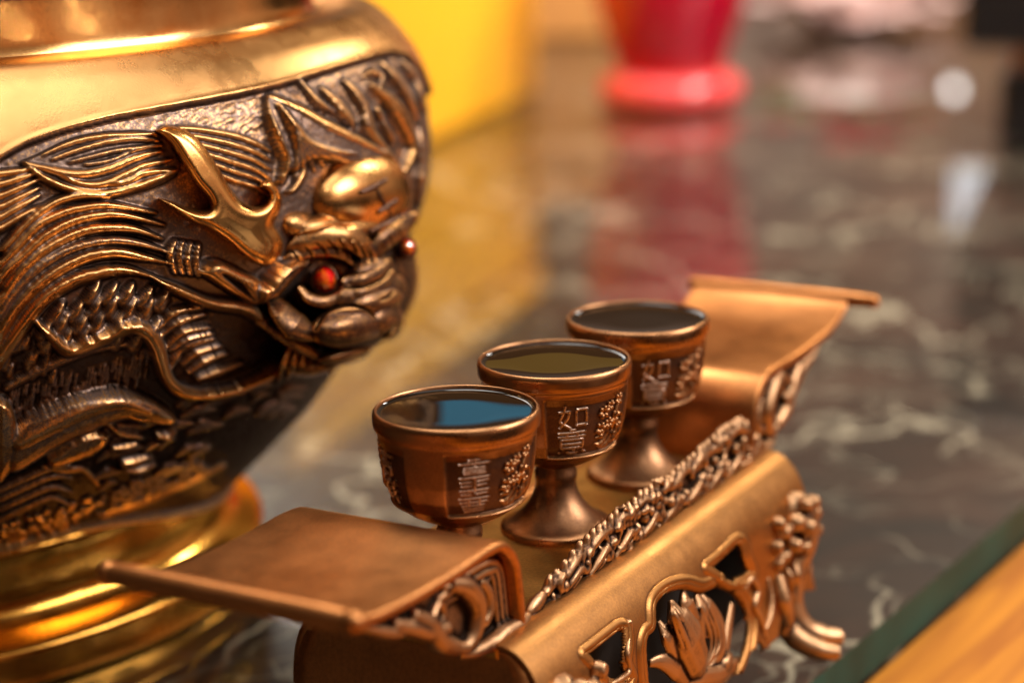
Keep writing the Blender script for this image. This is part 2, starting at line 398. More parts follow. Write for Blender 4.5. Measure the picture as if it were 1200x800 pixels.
# ---------------------------------------------------------------- marble altar table under a glass sheet
TA = math.radians(90 - 33.3)
table = tag(empty('altar_table', (0.148, 0.678, 0.0), TA), 'dark veined marble table top under a sheet of green-edged glass with a honey wooden edge', 'table')
def slab(name, lo, hi, mats, side=0):
    me = bpy.data.meshes.new(name); b = MB(); b.box(lo, hi)
    me.from_pydata(b.v[0].tolist(), [], b.f); me.update()
    for m in mats: me.materials.append(m)
    for p in me.polygons:
        p.material_index = side if abs(p.normal.z) < .5 else 0
    o = bpy.data.objects.new(name, me); COL.objects.link(o); o.parent = table
    if name != 'glass_sheet': bv = o.modifiers.new('bevel', 'BEVEL'); bv.width = .0012; bv.segments = 2
    return o
M_EDGE = plain('glass_edge_green', (.004, .085, .075, 1), rough=.38, noise=.3, nscale=25)
M_EDGE.node_tree.nodes['Principled BSDF'].inputs['Specular IOR Level'].default_value = .15
slab('glass_sheet', (-1.3, 0.0, -.0150), (3.4, 2.9, 0.0), [sheet_glass_mat(), M_EDGE], 1)
slab('marble_top', (-1.3, 0.0015, -.0300), (3.4, 2.9, -.0154), [marble_mat()])
slab('wooden_edge', (-1.3, -.16, -.0600), (3.4, -.0005, -.0162), [wood_mat()])

# ---------------------------------------------------------------- things far behind, out of focus
def lathe_pts(prof, n=64, c=(0, 0, 0)):
    a = np.linspace(0, 2 * np.pi, n, endpoint=False)
    return np.array([[(c[0] + r * math.cos(t), c[1] + r * math.sin(t), c[2] + z) for t in a] for r, z in prof])

M_YEL = plain('yellow_card', (1.0, .47, .012, 1), rough=.55, noise=.05)
yb = tag(empty('gift_box', (.0305, 2.022, 0), math.atan2(-.293, -.0965)), 'big plain bright yellow box standing behind the urn', 'box')
b = MB(); b.box((0, -.34, .0005), (.62, 0, .165)); b.build('box_body', M_YEL, yb, smooth=False, bevel=.004)
b = MB(); b.box((-.004, -.344, .1655), (.624, .004, .20)); b.build('lid', M_YEL, yb, smooth=False, bevel=.004)

M_RED = plain('red_glass', (.56, .002, .026, 1), rough=.18, noise=.06, coat=.6, sss=.3)
M_PINK = plain('pale_red_glass', (.95, .09, .09, 1), rough=.22, noise=.05, coat=.5, sss=.4)
vx, vy, _ = on_z(786, 122, 0)
vase = tag(empty('footed_vase', (vx, vy, 0)), 'red footed vase with a pale pinkish foot ring, out of focus', 'vase')
prof = [(.0, .030), (.044, .030), (.051, .036), (.057, .055), (.066, .082), (.073, .11), (.078, .14), (.080, .17), (.073, .20), (.062, .225), (.055, .24), (.060, .255), (.056, .256), (.050, .24), (.0, .235)]
b = MB(); b.grid(lathe_pts(prof), closev=True); b.build('vase_body', M_RED, vase)
prof = [(.0, .001), (.062, .001), (.067, .006), (.068, .014), (.066, .023), (.060, .029), (.050, .0315), (.0, .0316)]
b = MB(); b.grid(lathe_pts(prof), closev=True); b.build('foot_ring', M_PINK, vase)

# pale bowl of blossoms at the far end of the table
fx, fy, _ = on_z(990, 34, 0)
fl = tag(empty('flower_bowl', (fx, fy, 0)), 'blurred pale bowl of pink and white blossoms at the far back', 'flowers')
b = MB(); b.grid(lathe_pts([(0, .002), (.05, .002), (.055, .012), (.085, .04), (.105, .075), (.10, .076), (.08, .05), (0, .045)]), closev=True)
b.build('bowl', plain('cream_china', (.95, .74, .68, 1), rough=.3, coat=.4, noise=.04), fl)
for nm, colr, k_, z0 in (('pale_blossoms', (.92, .66, .60, 1), 46, .012), ('red_blossoms', (.75, .05, .06, 1), 26, .075), ('leaves', (.20, .30, .06, 1), 20, .05)):
    b = MB()
    for i in range(k_):
        t, r = RNG.random() * 6.28, (.125 if nm == 'pale_blossoms' else .105) * math.sqrt(.25 + .75 * RNG.random())
        c = np.array([r * math.cos(t), r * math.sin(t), z0 + .05 * RNG.random()])
        for p in range(6):
            a = p * 1.047 + RNG.random(); d = np.array([math.cos(a), math.sin(a), .35]); d /= np.linalg.norm(d)
            q = np.cross(d, [0, 0, 1.0]); q /= np.linalg.norm(q)
            b.ball(c + d * .013, [d * .014, q * .009, np.cross(d, q) * .003], 8, 5)
    b.build(nm, plain(nm, colr, rough=.6), fl)

# tan wooden chest between the yellow box and the vase, far back
cx_, cy_, _ = on_z(672, 46, 0)
ch = tag(empty('wooden_chest', (cx_, cy_, 0), -.03), 'tan orange wooden chest at the back between the yellow box and the red vase', 'chest')
M_CH = plain('tan_wood', (.62, .26, .06, 1), rough=.5, noise=.2)
b = MB(); b.box((-.09, 0, .0005), (.16, .16, .16)); b.build('chest_body', M_CH, ch, smooth=False, bevel=.004)
b = MB(); b.box((-.096, -.006, .1605), (.166, .166, .20)); b.build('lid', M_CH, ch, smooth=False, bevel=.006)
# black lacquer stand at the right
lx, ly, _ = on_z(1168, 165, 0)
lk = tag(empty('lacquer_stand', (lx, ly, 0), -.30), 'black lacquer stand with an orange band at the right rear', 'stand')
M_BLK = plain('black_lacquer', (.012, .010, .010, 1), rough=.3, coat=.4)
b = MB(); b.box((0, 0, .0005), (.4, .35, .055)); b.build('plinth', M_BLK, lk, smooth=False, bevel=.006)
b = MB(); b.box((.012, .012, .055), (.388, .338, .078)); b.build('band', plain('orange_paint', (.60, .20, .03, 1), rough=.4), lk, smooth=False, bevel=.004)
b = MB(); b.box((-.03, -.02, .078), (.42, .37, .24)); b.build('cabinet', M_BLK, lk, smooth=False, bevel=.006)

# ---------------------------------------------------------------- offering stand (a small altar table of cast bronze)
SA = .5118
SO = np.array([.0121, .5696, 0.0])
SU = np.array([math.sin(SA), math.cos(SA), 0]); SV = np.array([math.cos(SA), -math.sin(SA), 0])
stand = tag(empty('offering_stand', tuple(SO), math.pi / 2 - SA), 'copper coloured altar-table shaped stand with upturned ends carrying the three cups', 'stand')
def L(s, t, z):                 # millimetres along / out of the front / up  ->  stand's own metres
    return np.array([s * .001, -t * .001, z * .001])
def px_on_t(px, py, t):         # where a sight line meets the upright plane t (mm): gives s, z in mm
    d = ray(px, py); o = C0 - SO
    k_ = (t * .001 - o @ SV) / (d @ SV); p = o + k_ * d
    return p @ SU * 1000, p[2] * 1000

SM = 5.5                        # middle of the stand along its length
def rounded_sweep(path, t0, t1, th, rnd=1.2):
    """plate: path in (s,z), thickness th, from t0 to t1, softened edges"""
    P = catmull(path, 8); T = np.gradient(P, axis=0); T /= np.linalg.norm(T, axis=1)[:, None]; Nn = np.stack([-T[:, 1], T[:, 0]], 1)
    th = np.interp(np.linspace(0, 1, len(P)), np.linspace(0, 1, len(np.atleast_1d(th))), np.atleast_1d(th)) if np.ndim(th) else np.full(len(P), th)
    G = []
    for p, n_, h in zip(P, Nn, th):
        ring = []
        for (tt, q) in ((t0 + rnd, .5), (t0 + rnd * .3, .5 - rnd * .3 / h), (t0, .5 - rnd / h), (t0, -.5 + rnd / h), (t0 + rnd * .3, -.5 + rnd * .3 / h), (t0 + rnd, -.5),
                        (t1 - rnd, -.5), (t1 - rnd * .3, -.5 + rnd * .3 / h), (t1, -.5 + rnd / h), (t1, .5 - rnd / h), (t1 - rnd * .3, .5 - rnd * .3 / h), (t1 - rnd, .5)):
            x = p + n_ * q * h; ring.append(L(x[0], tt, x[1]))
        G.append(ring)
    b = MB(); b.grid(np.array(G), closev=True)
    b.f.append(tuple(range(12))); b.f.append(tuple((len(P) - 1) * 12 + j for j in range(12))[::-1])
    return b

def make_wing(sg):
    X = lambda s: SM + sg * s
    e_, zb = (162.5, 95.0) if sg < 0 else (167.0, 96.4)
    path = [(X(77), 60.5), (X(77.8), 70), (X(80), 80), (X(86), 86.2), (X(95), 87.6), (X(110), 87.3), (X(128), 87.6), (X(145), 88.8), (X(e_ - 9), zb - 4.2), (X(e_ - 2), zb - 1.0)]
    b = rounded_sweep(path, -34.5 if sg < 0 else -31.5, 28.5, 3.0)
    b.build('wing', M_WING, stand)
    ta, tb = (-36, 33) if sg < 0 else (-32, 36.5)
    b = MB(); b.tube([L(X(e_), t, zb) for t in np.linspace(ta, tb, 9)], [2.6e-3] + [3.0e-3] * 7 + [2.6e-3], n=16, sm=4)
    for t in (ta, tb): b.ball(L(X(e_), t, zb), np.eye(3) * 2.7e-3)
    b.build('end_bar', M_WING, stand)
    # carved scroll bracket under the front edge of the wing (and its twin at the back)
    for tf in (24.5,):
        b = MB()
        T = lambda s, z, dt=0: L(X(s), tf + dt, z)
        inner_ = catmull([(79, 62, 0), (80.5, 72, 0), (84, 80.5, 0), (92, 84.5, 0), (110, 85, 0), (130, 85.4, 0), (148, 87, 0)], 6)[:, :2]; lower_ = catmull([(82, 61.4, 0), (96, 62.4, 0), (108, 66, 0), (120, 72.5, 0), (134, 80, 0), (148, 86.6, 0)], 7)[:len(inner_), :2]
        lower_ = lower_[np.linspace(0, len(lower_) - 1, len(inner_)).astype(int)]
        b.grid(np.array([[T(a_[0], a_[1], -2.2), T(c_[0], c_[1], -2.2), T(c_[0], c_[1], -.6), T(a_[0], a_[1], -.6)] for a_, c_ in zip(inner_, lower_)]), closev=True)   # ground of the carving
        b.f.append(tuple(b.n - 4 * len(inner_) + k for k in range(4))); b.f.append(tuple(b.n - 4 + k for k in range(4))[::-1])
        for off, r in ((2.6, 1.0), (4.8, 1.1), (7.0, .8)):       # ribs that follow the bend
            b.tube([T(77.5 + off, 61), T(78.4 + off, 70), T(80.4 + off * .95, 79.5 - off * .2), T(87 + off * .4, 84.8 - off * .95), T(96 + off * .1, 85.6 - off * 1.0), T(108 + 1.2 * off, 85.2 - off * .8)], r * 1e-3, n=8)
        b.tube([T(108, 83.5), T(101, 80), T(96, 74), T(97, 67.5), T(101, 64.5), T(106, 66)], [2.2e-3, 3.2e-3, 3.4e-3, 2.8e-3, 2.2e-3, 1.6e-3], n=10)   # main S curl
        b.tube([T(93, 79), T(89.5, 75), T(89, 70), T(92, 67.5), T(94, 70), T(92.5, 72)], [1.2e-3, 1.7e-3, 1.8e-3, 1.5e-3, 1.3e-3, 1.1e-3], n=8)            # inner curl
        b.tube([T(106, 66), T(113, 70), T(119, 77), T(126, 82)], [2.4e-3, 3.2e-3, 2.8e-3, 1.9e-3], n=10)
        b.tube([T(111, 73, .6), T(119, 75), T(126, 78.5), T(134, 82.5)], [2.2e-3, 2.8e-3, 2.4e-3, 1.6e-3], n=9)
        b.tube([T(119, 77, .8), T(114, 80), T(111, 77.5), T(113, 75)], [1.5e-3, 1.3e-3, 1.0e-3, .8e-3], n=8)
        b.tube([T(127, 80, .6), T(132, 79.5), T(138, 82), T(143, 84.5), T(149, 87.2)], [1.2e-3, 1.5e-3, 1.6e-3, 1.3e-3, .8e-3], n=8)
        b.tube([T(84, 62.5, .8), T(90, 61.6, 1.2), T(98, 62, 1), T(104, 63)], [1.9e-3, 2.2e-3, 1.8e-3, 1.0e-3], n=9)
        b.tube([T(70, 62, 1.2), T(76, 61.8, 2), T(84, 62, 1.6), T(92, 60.8, 2)], [1.2e-3, 2.2e-3, 2.4e-3, 1.7e-3], n=9)
        sculpt(b, 'scroll_bracket', M_CARVE, stand, voxel=.00045, smooth=2, k=1.3, bias=.45)
make_wing(-1); make_wing(1)

# deck with its step, and the body under it
b = MB(); b.box(L(-84, 28, 9), L(92, -27, 57)); b.build('shade_block', M_INNER_SHADE, stand, smooth=False)  # added dark box, stands for the shade inside the pierced body
b = MB(); b.box(L(-86, 28.5, 57.2), L(97, -34, 61.3)); b.build('deck', M_DECK, stand, smooth=False, bevel=.001)
APROF = [(60.9, 25.0), (60.6, 29.0), (59.7, 32.2), (57.6, 35.2), (54.0, 37.8), (49.5, 39.6), (44, 40.6), (38, 41.0), (31, 41.3), (24, 42.2), (18, 43.6), (12, 45.2)]
def end_panel(sg):
    e = SM + sg * 89.5
    G = []
    for z, bt in ((60.4, 27.5), (59.4, 31.5), (57, 35), (53, 37.5), (48, 39.3), (40, 40.3), (32, 40.6), (24, 41.2), (18, 42.5)):
        bulge = max(0.0, (bt - 36.0)) * .7
        G.append([L(e + sg * bulge, t, z) for t in np.linspace(-bt * .84, bt, 15)])
    b = MB(); b.grid(np.array(G)); o = b.build('end_panel', M_WING, stand)
    s_ = o.modifiers.new('solid', 'SOLIDIFY'); s_.thickness = .003; s_.offset = 0
end_panel(-1); end_panel(1)
b = MB(); G = [[L(s, -t * .84, z) for s in np.linspace(-86, 96, 24)] for z, t in APROF]; b.grid(np.array(G)); o = b.build('back_apron', M_WING, stand)
s_ = o.modifiers.new('solid', 'SOLIDIFY'); s_.thickness = .003; s_.offset = 0

# ---------------------------------------------------------------- the three cups
PAN = [(-9, 79), (111, 199), (231, 319)]           # panels of each cup, degrees round from the camera side
def cup_radius(z):
    zz = [20.3, 20.8, 21.6, 23.0, 25.0, 28.0, 31.5, 36.0, 41.0, 46.9, 47.6, 48.2, 49.4, 51.3, 52.2, 52.7]
    rr = [4.8, 6.0, 8.0, 11.0, 14.6, 17.9, 19.6, 20.6, 21.2, 21.5, 21.7, 22.4, 22.6, 22.6, 22.4, 22.0]
    return np.interp(z, zz, rr)
CUP_FACE = math.radians(-90)
def panel_field(th, z):
    """0 outside, 1 inside a recessed panel; th in degrees from the camera side"""
    m = np.zeros_like(th); rim = np.zeros_like(th)
    for a0, a1 in PAN:
        d = np.minimum(np.minimum((th - a0) % 360, (a1 - th) % 360) * .36, np.minimum(z - 28.0, 46.0 - z))   # mm inside
        inside = ((th - a0) % 360 < (a1 - a0))
        d = np.where(inside, d, -np.minimum((a0 - th) % 360, (th - a1) % 360) * .36)
        d = np.where(inside, np.minimum(d, np.minimum(z - 28.0, 46.0 - z)), d)
        m = np.maximum(m, smooth01(d, -.1, .6))
        low = np.exp(-((z - 27.6) / .55) ** 2) * inside
        rim = np.maximum(rim, low)
    return m, rim

def build_cup(name, loc, rot, label, glyphs, flip=0):
    cup = tag(empty(name, loc, 0), label, 'cup', 'bronze offering cups in a row on the stand')
    nth, zs = 420, np.concatenate([np.linspace(20.3, 27, 16), np.linspace(27.2, 29.2, 12), np.linspace(29.6, 45, 44), np.linspace(45.2, 47.2, 10), np.linspace(47.4, 48.6, 8), np.linspace(49, 52.7, 12)])
    a = np.linspace(0, 360, nth, endpoint=False)
    TH, Z = np.meshgrid(a, zs, indexing='ij')
    m, rim = panel_field(TH, Z)
    r = cup_radius(Z) - .9 * m + .75 * rim
    ph = 40 * loc[1] * 10; r = r + .09 * np.sin(np.radians(TH * 2) + ph) + .06 * np.sin(np.radians(TH * 3) - 2 * ph + Z * .12)
    ang = np.radians(TH) + CUP_FACE + rot
    P = np.stack([r * np.cos(ang), r * np.sin(ang), Z], -1) * .001
    wear = np.clip(.62 - .32 * m + .7 * rim + .25 * smooth01(Z, 46.3, 47.5), 0, 1)
    # inside wall down to the drink
    inner = [(21.7, 52.85), (21.4, 52.7), (21.25, 52.0), (21.1, 50.0), (20.8, 44.0), (0.05, 43.0)]
    PI_ = np.array([[(r_ * math.cos(t), r_ * math.sin(t), z_) for r_, z_ in inner] for t in np.radians(a) + CUP_FACE + rot]) * .001
    P = np.concatenate([P, PI_], 1); wear = np.concatenate([wear, np.full((nth, len(inner)), .6)], 1)
    P = np.concatenate([P, P[:1]], 0); wear = np.concatenate([wear, wear[:1]], 0)
    fast_grid_obj('cup_bowl', P, M_CUP, cup, wear)
    prof = [(0.05, 0.0), (16.4, 0.0), (16.7, .5), (16.6, 2.3), (16.1, 2.9), (14.6, 3.6), (12.4, 4.9), (10.2, 6.8), (8.2, 9.2), (6.8, 11.8), (6.1, 14.2), (6.0, 16.0), (6.3, 16.9), (6.3, 18.6), (5.8, 19.6), (5.6, 21.4)]
    b = MB(); b.grid(lathe_pts([(r_ * .001, z_ * .001) for r_, z_ in prof], 72), closev=True)
    n = 72 * len(prof); w = np.repeat(np.array([.6, .6, .85, .85, .75, .6, .55, .52, .5, .5, .5, .5, .6, .5, .45, .45]), 72)
    b.build('foot', M_CUP, cup, wear=w)
    b = MB(); b.grid(lathe_pts([(.02122, .0519), (.0209, .0516), (.0198, .05145), (.009, .0514), (.00003, .0514)], 72), closev=True); b.build('liquid', M_LIQ, cup)
    # raised writing and flower spray, cast with the panel
    def S(th, z, h):            # surface point inside the panel, h mm proud of its floor
        rr = cup_radius(z) - .9 + h; t = math.radians(th) + CUP_FACE + rot
        return np.array([rr * math.cos(t), rr * math.sin(t), z]) * .001
    for pi, (a0, a1) in enumerate(PAN):
        g = glyphs[pi]
        b = MB(); th0 = a0 + 22 if pi != 2 else a0 + 62
        for stroke in g:
            pts = []
            for (x0, z0), (x1, z1) in zip(stroke[:-1], stroke[1:]):
                pts += [S(th0 + (x0 + (x1 - x0) * f_) * 12.0, z0 + (z1 - z0) * f_, .12) for f_ in np.linspace(0, 1, 6)[(1 if pts else 0):]]
            b.tube(pts, .00046 if g is not SHOU else .00034, n=8, sm=0)
        b.build('inscription', M_LIT_GLYPH, cup)
        b = MB(); fc = a0 + 57 if pi != 2 else a0 + 25
        rg = np.random.default_rng(5 + pi)
        for (fx_, fz_, fr) in ((-6, 40.5, 2.0), (-9, 35.8, 1.9), (0.5, 36.8, 1.8), (1, 42.2, 1.5), (10, 38, 2.2), (13, 43, 1.9), (16, 33.5, 2.3)):
            for k_ in range(6):
                t = k_ * 1.047 + rg.random() * .5
                th, zz = fc + fx_ + math.degrees(math.cos(t) * fr * .62 / 20), fz_ + math.sin(t) * fr * .62
                c = S(th, zz, .15); e1 = S(th + math.degrees(math.cos(t) / 20), zz + math.sin(t), .35) - S(th, zz, .15)
                n_ = S(th, zz, 1.15) - c; e1 /= np.linalg.norm(e1); n_ /= np.linalg.norm(n_); q = np.cross(n_, e1)
                b.ball(c, [e1 * fr * .00052, q * fr * .00036, n_ * .00075], 8, 6)
        for (pa, pb, pc) in (((-14, 31.5), (-7, 31.0), (1, 34)), ((-8, 29.8), (0, 30.2), (6, 33)), ((-13, 33.2), (-8, 33.5), (-4, 35)), ((4, 30.4), (10, 31.5), (14, 35.5)), ((6, 34), (8, 39), (15, 44)), ((14, 30.2), (19, 33), (22, 38))):
            b.tube([S(fc + x, zz, .25) for x, zz in (pa, pb, pc)], [.0003, .00095, .0004], n=8, sm=5)
        b.build('flower_relief', M_CUP, cup, wear=np.full(b.n, .68))
    return cup
M_LIQ = plain('dark_tea', (.010, .006, .003, 1), rough=.02, noise=.1)
M_LIQ.node_tree.nodes['Principled BSDF'].inputs['IOR'].default_value = 1.36
# strokes: x from -1 to 1 across, height in mm
def hline(z, a=-1, c=1, dz=.12): return [(a, z - dz), ((a + c) / 2, z), (c, z + dz)]
RU = [[(-.95, 42.2), (-.1, 42.4)], [(-.5, 44.2), (-.62, 42), (-.9, 39.6), (-.75, 38.9), (-.1, 37.2)], [(-.2, 42.3), (-.35, 40.2), (-.9, 37.4)],
      [(.25, 42.8), (.25, 38.1)], [(.25, 42.8), (.98, 43.0), (.98, 38.2)], [(.25, 38.2), (.98, 38.3)]]
YI = [[(-.2, 37.0 - .3), (.25, 36.75)], hline(35.9), [(-.42, 35.7), (-.36, 34.9)], [(.42, 35.8), (.36, 34.9)], hline(34.7, -1, 1), [(-.8, 33.7), (.8, 33.8), (.8, 31.2), (-.8, 31.1), (-.8, 33.7)], hline(32.4, -.8, .8, .03),
      [(-.85, 30.2), (-.95, 29.5)], [(-.35, 30.3), (-.3, 29.5), (.35, 29.4), (.45, 30)], [(.1, 30.7), (.2, 30.2)], [(.8, 30.3), (1, 29.6)]]
JI = [[(-.9, 42.4), (.9, 42.7)], [(0, 44), (0, 40.7)], [(-.6, 40.6), (.6, 40.7)], [(-.6, 39.5), (.6, 39.6), (.6, 37.4), (-.6, 37.3), (-.6, 39.5)]]
XIANG = [[(-.75, 36.3), (-.5, 35.7)], [(-1, 34.9), (-.25, 35), (-.95, 32.6)], [(-.6, 33.8), (-.6, 29.6)], [(.2, 36.3), (.35, 35.6)], [(.95, 36.4), (.75, 35.6)], [(.05, 35), (1, 35.1)], [(.1, 33.2), (.95, 33.3)], [(-.05, 31.4), (1.05, 31.6)], [(.55, 35), (.55, 29.4)]]
SHOU = [[(-.45, 44.1), (.4, 44.3)], hline(43.2, -1, 1), [(0, 44.8), (0, 42.4)], hline(42.0, -.7, .7), hline(41.2, -.75, .7), hline(40.5, -.7, .75), hline(39.3), [(-.95, 37.9), (-.12, 38.1)], [(.15, 38.2), (.95, 38.5)], [(-.9, 36.9), (-.15, 37)], [(.15, 37.1), (.85, 37.3)],
        hline(35.7, -1, 1), [(0, 39.2), (0, 35)], [(-.9, 34.5), (-.2, 34.5)], [(.1, 34.6), (.9, 34.9)], hline(33.3, -1.05, 1.05), hline(32.2, -1, .95), [(-.4, 33.2), (-.4, 30.9)], [(.35, 33.3), (.35, 31)], hline(31.2, -.85, .8), hline(30.3, -.8, .75), hline(29.5, -.7, .7)]
cupz = .0605
for i, (k_, lab, gl) in enumerate(((-1, 'nearest bronze cup, its dark drink mirroring blue, dense seal writing on its panel', (SHOU, JI + XIANG, JI + XIANG)),
                                  (0, 'middle bronze cup in the row, filled with amber-brown drink, brass-bright rim', (RU + YI, JI + XIANG, SHOU)),
                                  (1, 'farthest bronze cup, filled with nearly black drink, beside the far wing', (RU + YI, SHOU, JI + XIANG)))):
    p = SO + SU * .0559 * k_
    az = -math.atan2(p[0], p[1])         # panels are turned the same way on all three
    build_cup('offering_cup', (p[0], p[1], cupz), -.02 * k_, lab, gl)

# ---------------------------------------------------------------- great bronze incense burner
BX, BY = -.235, .7157
burner = tag(empty('incense_burner', (BX, BY, 0)), 'large round bronze incense burner with a dragon in high relief and red jewel eyes', 'incense burner')
def B2(P):                       # world -> burner's own frame
    return np.asarray(P) - np.array([BX, BY, 0])
# profile of the body (radius, height) from the crease under the collar to the lower bead
BPROF = np.array([(.1700, .2005), (.1740, .2025), (.1800, .2038), (.1864, .2030), (.1910, .2000), (.1955, .1955), (.2008, .187), (.2044, .178), (.2062, .1706), (.2076, .1584),
                  (.2074, .1461), (.2050, .1336), (.2000, .1209), (.1885, .0951), (.1765, .077), (.1655, .062), (.1525, .0485), (.1400, .036), (.1300, .0272), (.1285, .0255)])
def body(th, u):
    """point of the bare body; u 0..1 down the profile; the front hangs a little higher than the side"""
    pf = catmull(np.c_[BPROF, np.zeros(len(BPROF))], 6); sg = np.concatenate([[0], np.cumsum(np.linalg.norm(np.diff(pf[:, :2], axis=0), axis=1))]); sg /= sg[-1]
    r, z = np.interp(u, sg, pf[:, 0]), np.interp(u, sg, pf[:, 1])
    r = r + .0022 * smooth01(z, .085, .14) * (1 - smooth01(z, .18, .203))
    w = 1 - smooth01(th, math.radians(-50), math.radians(-3)); w = np.where(th < math.radians(-150), 1 - smooth01(-th, math.radians(150), math.radians(200)), w)
    z = z + w * .0165 * np.clip((.125 - z) / .098, 0, 1)
    return np.stack([BX + r * np.cos(th), BY + r * np.sin(th), z], -1)

# ---- relief drawn on a fine raster laid over the body's visible side
RW, RH = 620, 720
HH = np.zeros((RH, RW)); WW = np.full((RH, RW), .30)
YY, XX = np.mgrid[0:RH, 0:RW].astype(float)
def stroke(pts, wd, ht, wear=.9, prof=.5, base=None, mode='max', lower=None, n=10):
    """ridge along a path: half width(s) px, height mm; crest polished"""
    P = catmull(pts, n); m = len(P); w = np.interp(np.linspace(0, 1, m), np.linspace(0, 1, len(np.atleast_1d(wd))), np.atleast_1d(wd)) if np.ndim(wd) else np.full(m, float(wd))
    w = np.maximum(w, .35)
    x0, x1 = int(max(0, P[:, 0].min() - w.max() - 2)), int(min(RW, P[:, 0].max() + w.max() + 3)); y0, y1 = int(max(0, P[:, 1].min() - w.max() - 2)), int(min(RH, P[:, 1].max() + w.max() + 3))
    if x1 <= x0 or y1 <= y0: return
    gx, gy = XX[y0:y1, x0:x1], YY[y0:y1, x0:x1]
    best = np.full(gx.shape, 9.0); side = np.zeros(gx.shape)
    for k in range(m - 1):
        a, b_ = P[k], P[k + 1]; d = b_ - a; L2 = d @ d + 1e-9
        t = np.clip(((gx - a[0]) * d[0] + (gy - a[1]) * d[1]) / L2, 0, 1)
        dd = np.hypot(gx - a[0] - t * d[0], gy - a[1] - t * d[1]) / (w[k] + t * (w[k + 1] - w[k]))
        u_ = dd < best; best = np.where(u_, dd, best)
        if lower is not None: side = np.where(u_, np.sign((gx - a[0]) * d[1] - (gy - a[1]) * d[0]) * dd, side)
    ins = best < 1
    h = ht * np.clip(1 - best ** 2, 0, 1) ** prof
    H0 = HH[y0:y1, x0:x1]; W0 = WW[y0:y1, x0:x1]
    if mode == 'add':
        H0 += np.where(ins, h, 0)
        W0[...] = np.where(ins & (best < .75), wear + (W0 - wear) * .4, W0) if wear is not None else W0
    elif mode == 'cut':
        H0 -= np.where(ins, h, 0); k_ = np.clip(1.3 * (1 - best), 0, 1); W0[...] = W0 * (1 - k_) + .02 * k_ if wear is None else W0 * (1 - k_) + wear * k_
    else:
        bs_ = base if base is not None else 0.0
        hn = bs_ + h; u_ = ins & (hn > H0)
        ww = wear * np.clip(1.25 - .9 * best ** 2, 0, 1)
        if lower is not None: ww = np.where(side * lower > -.1, wear, wear * .28)
        W0[...] = np.where(u_, ww, W0); H0[...] = np.where(u_, hn, H0)
def blob(x, y, rx, ry, ang, ht, wear=.85, mode='max', base=0.0, prof=.5):
    c, s_ = math.cos(math.radians(ang)), math.sin(math.radians(ang)); R_ = max(rx, ry) + 2
    x0, x1, y0, y1 = int(max(0, x - R_)), int(min(RW, x + R_ + 1)), int(max(0, y - R_)), int(min(RH, y + R_ + 1))
    if x1 <= x0 or y1 <= y0: return
    gx, gy = XX[y0:y1, x0:x1] - x, YY[y0:y1, x0:x1] - y
    q = ((gx * c + gy * s_) / rx) ** 2 + ((-gx * s_ + gy * c) / ry) ** 2; ins = q < 1; h = ht * np.clip(1 - q, 0, 1) ** prof
    H0, W0 = HH[y0:y1, x0:x1], WW[y0:y1, x0:x1]
    if mode == 'add': H0 += np.where(ins, h, 0); return
    if mode == 'cut': H0 -= np.where(ins, h, 0); W0[...] = np.where(ins, np.minimum(W0, wear), W0); return
    u_ = ins & (base + h > H0); W0[...] = np.where(u_, wear * np.clip(1.15 - .7 * q, 0, 1), W0); H0[...] = np.where(u_, base + h, H0)
def poly_fill(pts, ht, wear, soft=3.0, mode='max'):
    """plateau inside a smooth closed outline"""
    P = catmull(list(pts) + [pts[0]], 8); x0, x1 = int(max(0, P[:, 0].min() - 6)), int(min(RW, P[:, 0].max() + 7)); y0, y1 = int(max(0, P[:, 1].min() - 6)), int(min(RH, P[:, 1].max() + 7))
    gx, gy = XX[y0:y1, x0:x1], YY[y0:y1, x0:x1]; ins = np.zeros(gx.shape, bool); dist = np.full(gx.shape, 1e9)
    for k in range(len(P) - 1):
        a, b_ = P[k], P[k + 1]; d = b_ - a
        cond = ((a[1] > gy) != (b_[1] > gy)) & (gx < d[0] * (gy - a[1]) / (d[1] + 1e-12) + a[0]); ins ^= cond
        t = np.clip(((gx - a[0]) * d[0] + (gy - a[1]) * d[1]) / (d @ d + 1e-9), 0, 1); dist = np.minimum(dist, np.hypot(gx - a[0] - t * d[0], gy - a[1] - t * d[1]))
    sd = np.where(ins, dist, 0); h = ht * np.clip(sd / soft, 0, 1) ** .5
    H0, W0 = HH[y0:y1, x0:x1], WW[y0:y1, x0:x1]; u_ = ins & (h > H0)
    if mode == 'set': u_ = ins
    W0[...] = np.where(u_, wear, W0); H0[...] = np.where(u_, h, H0)

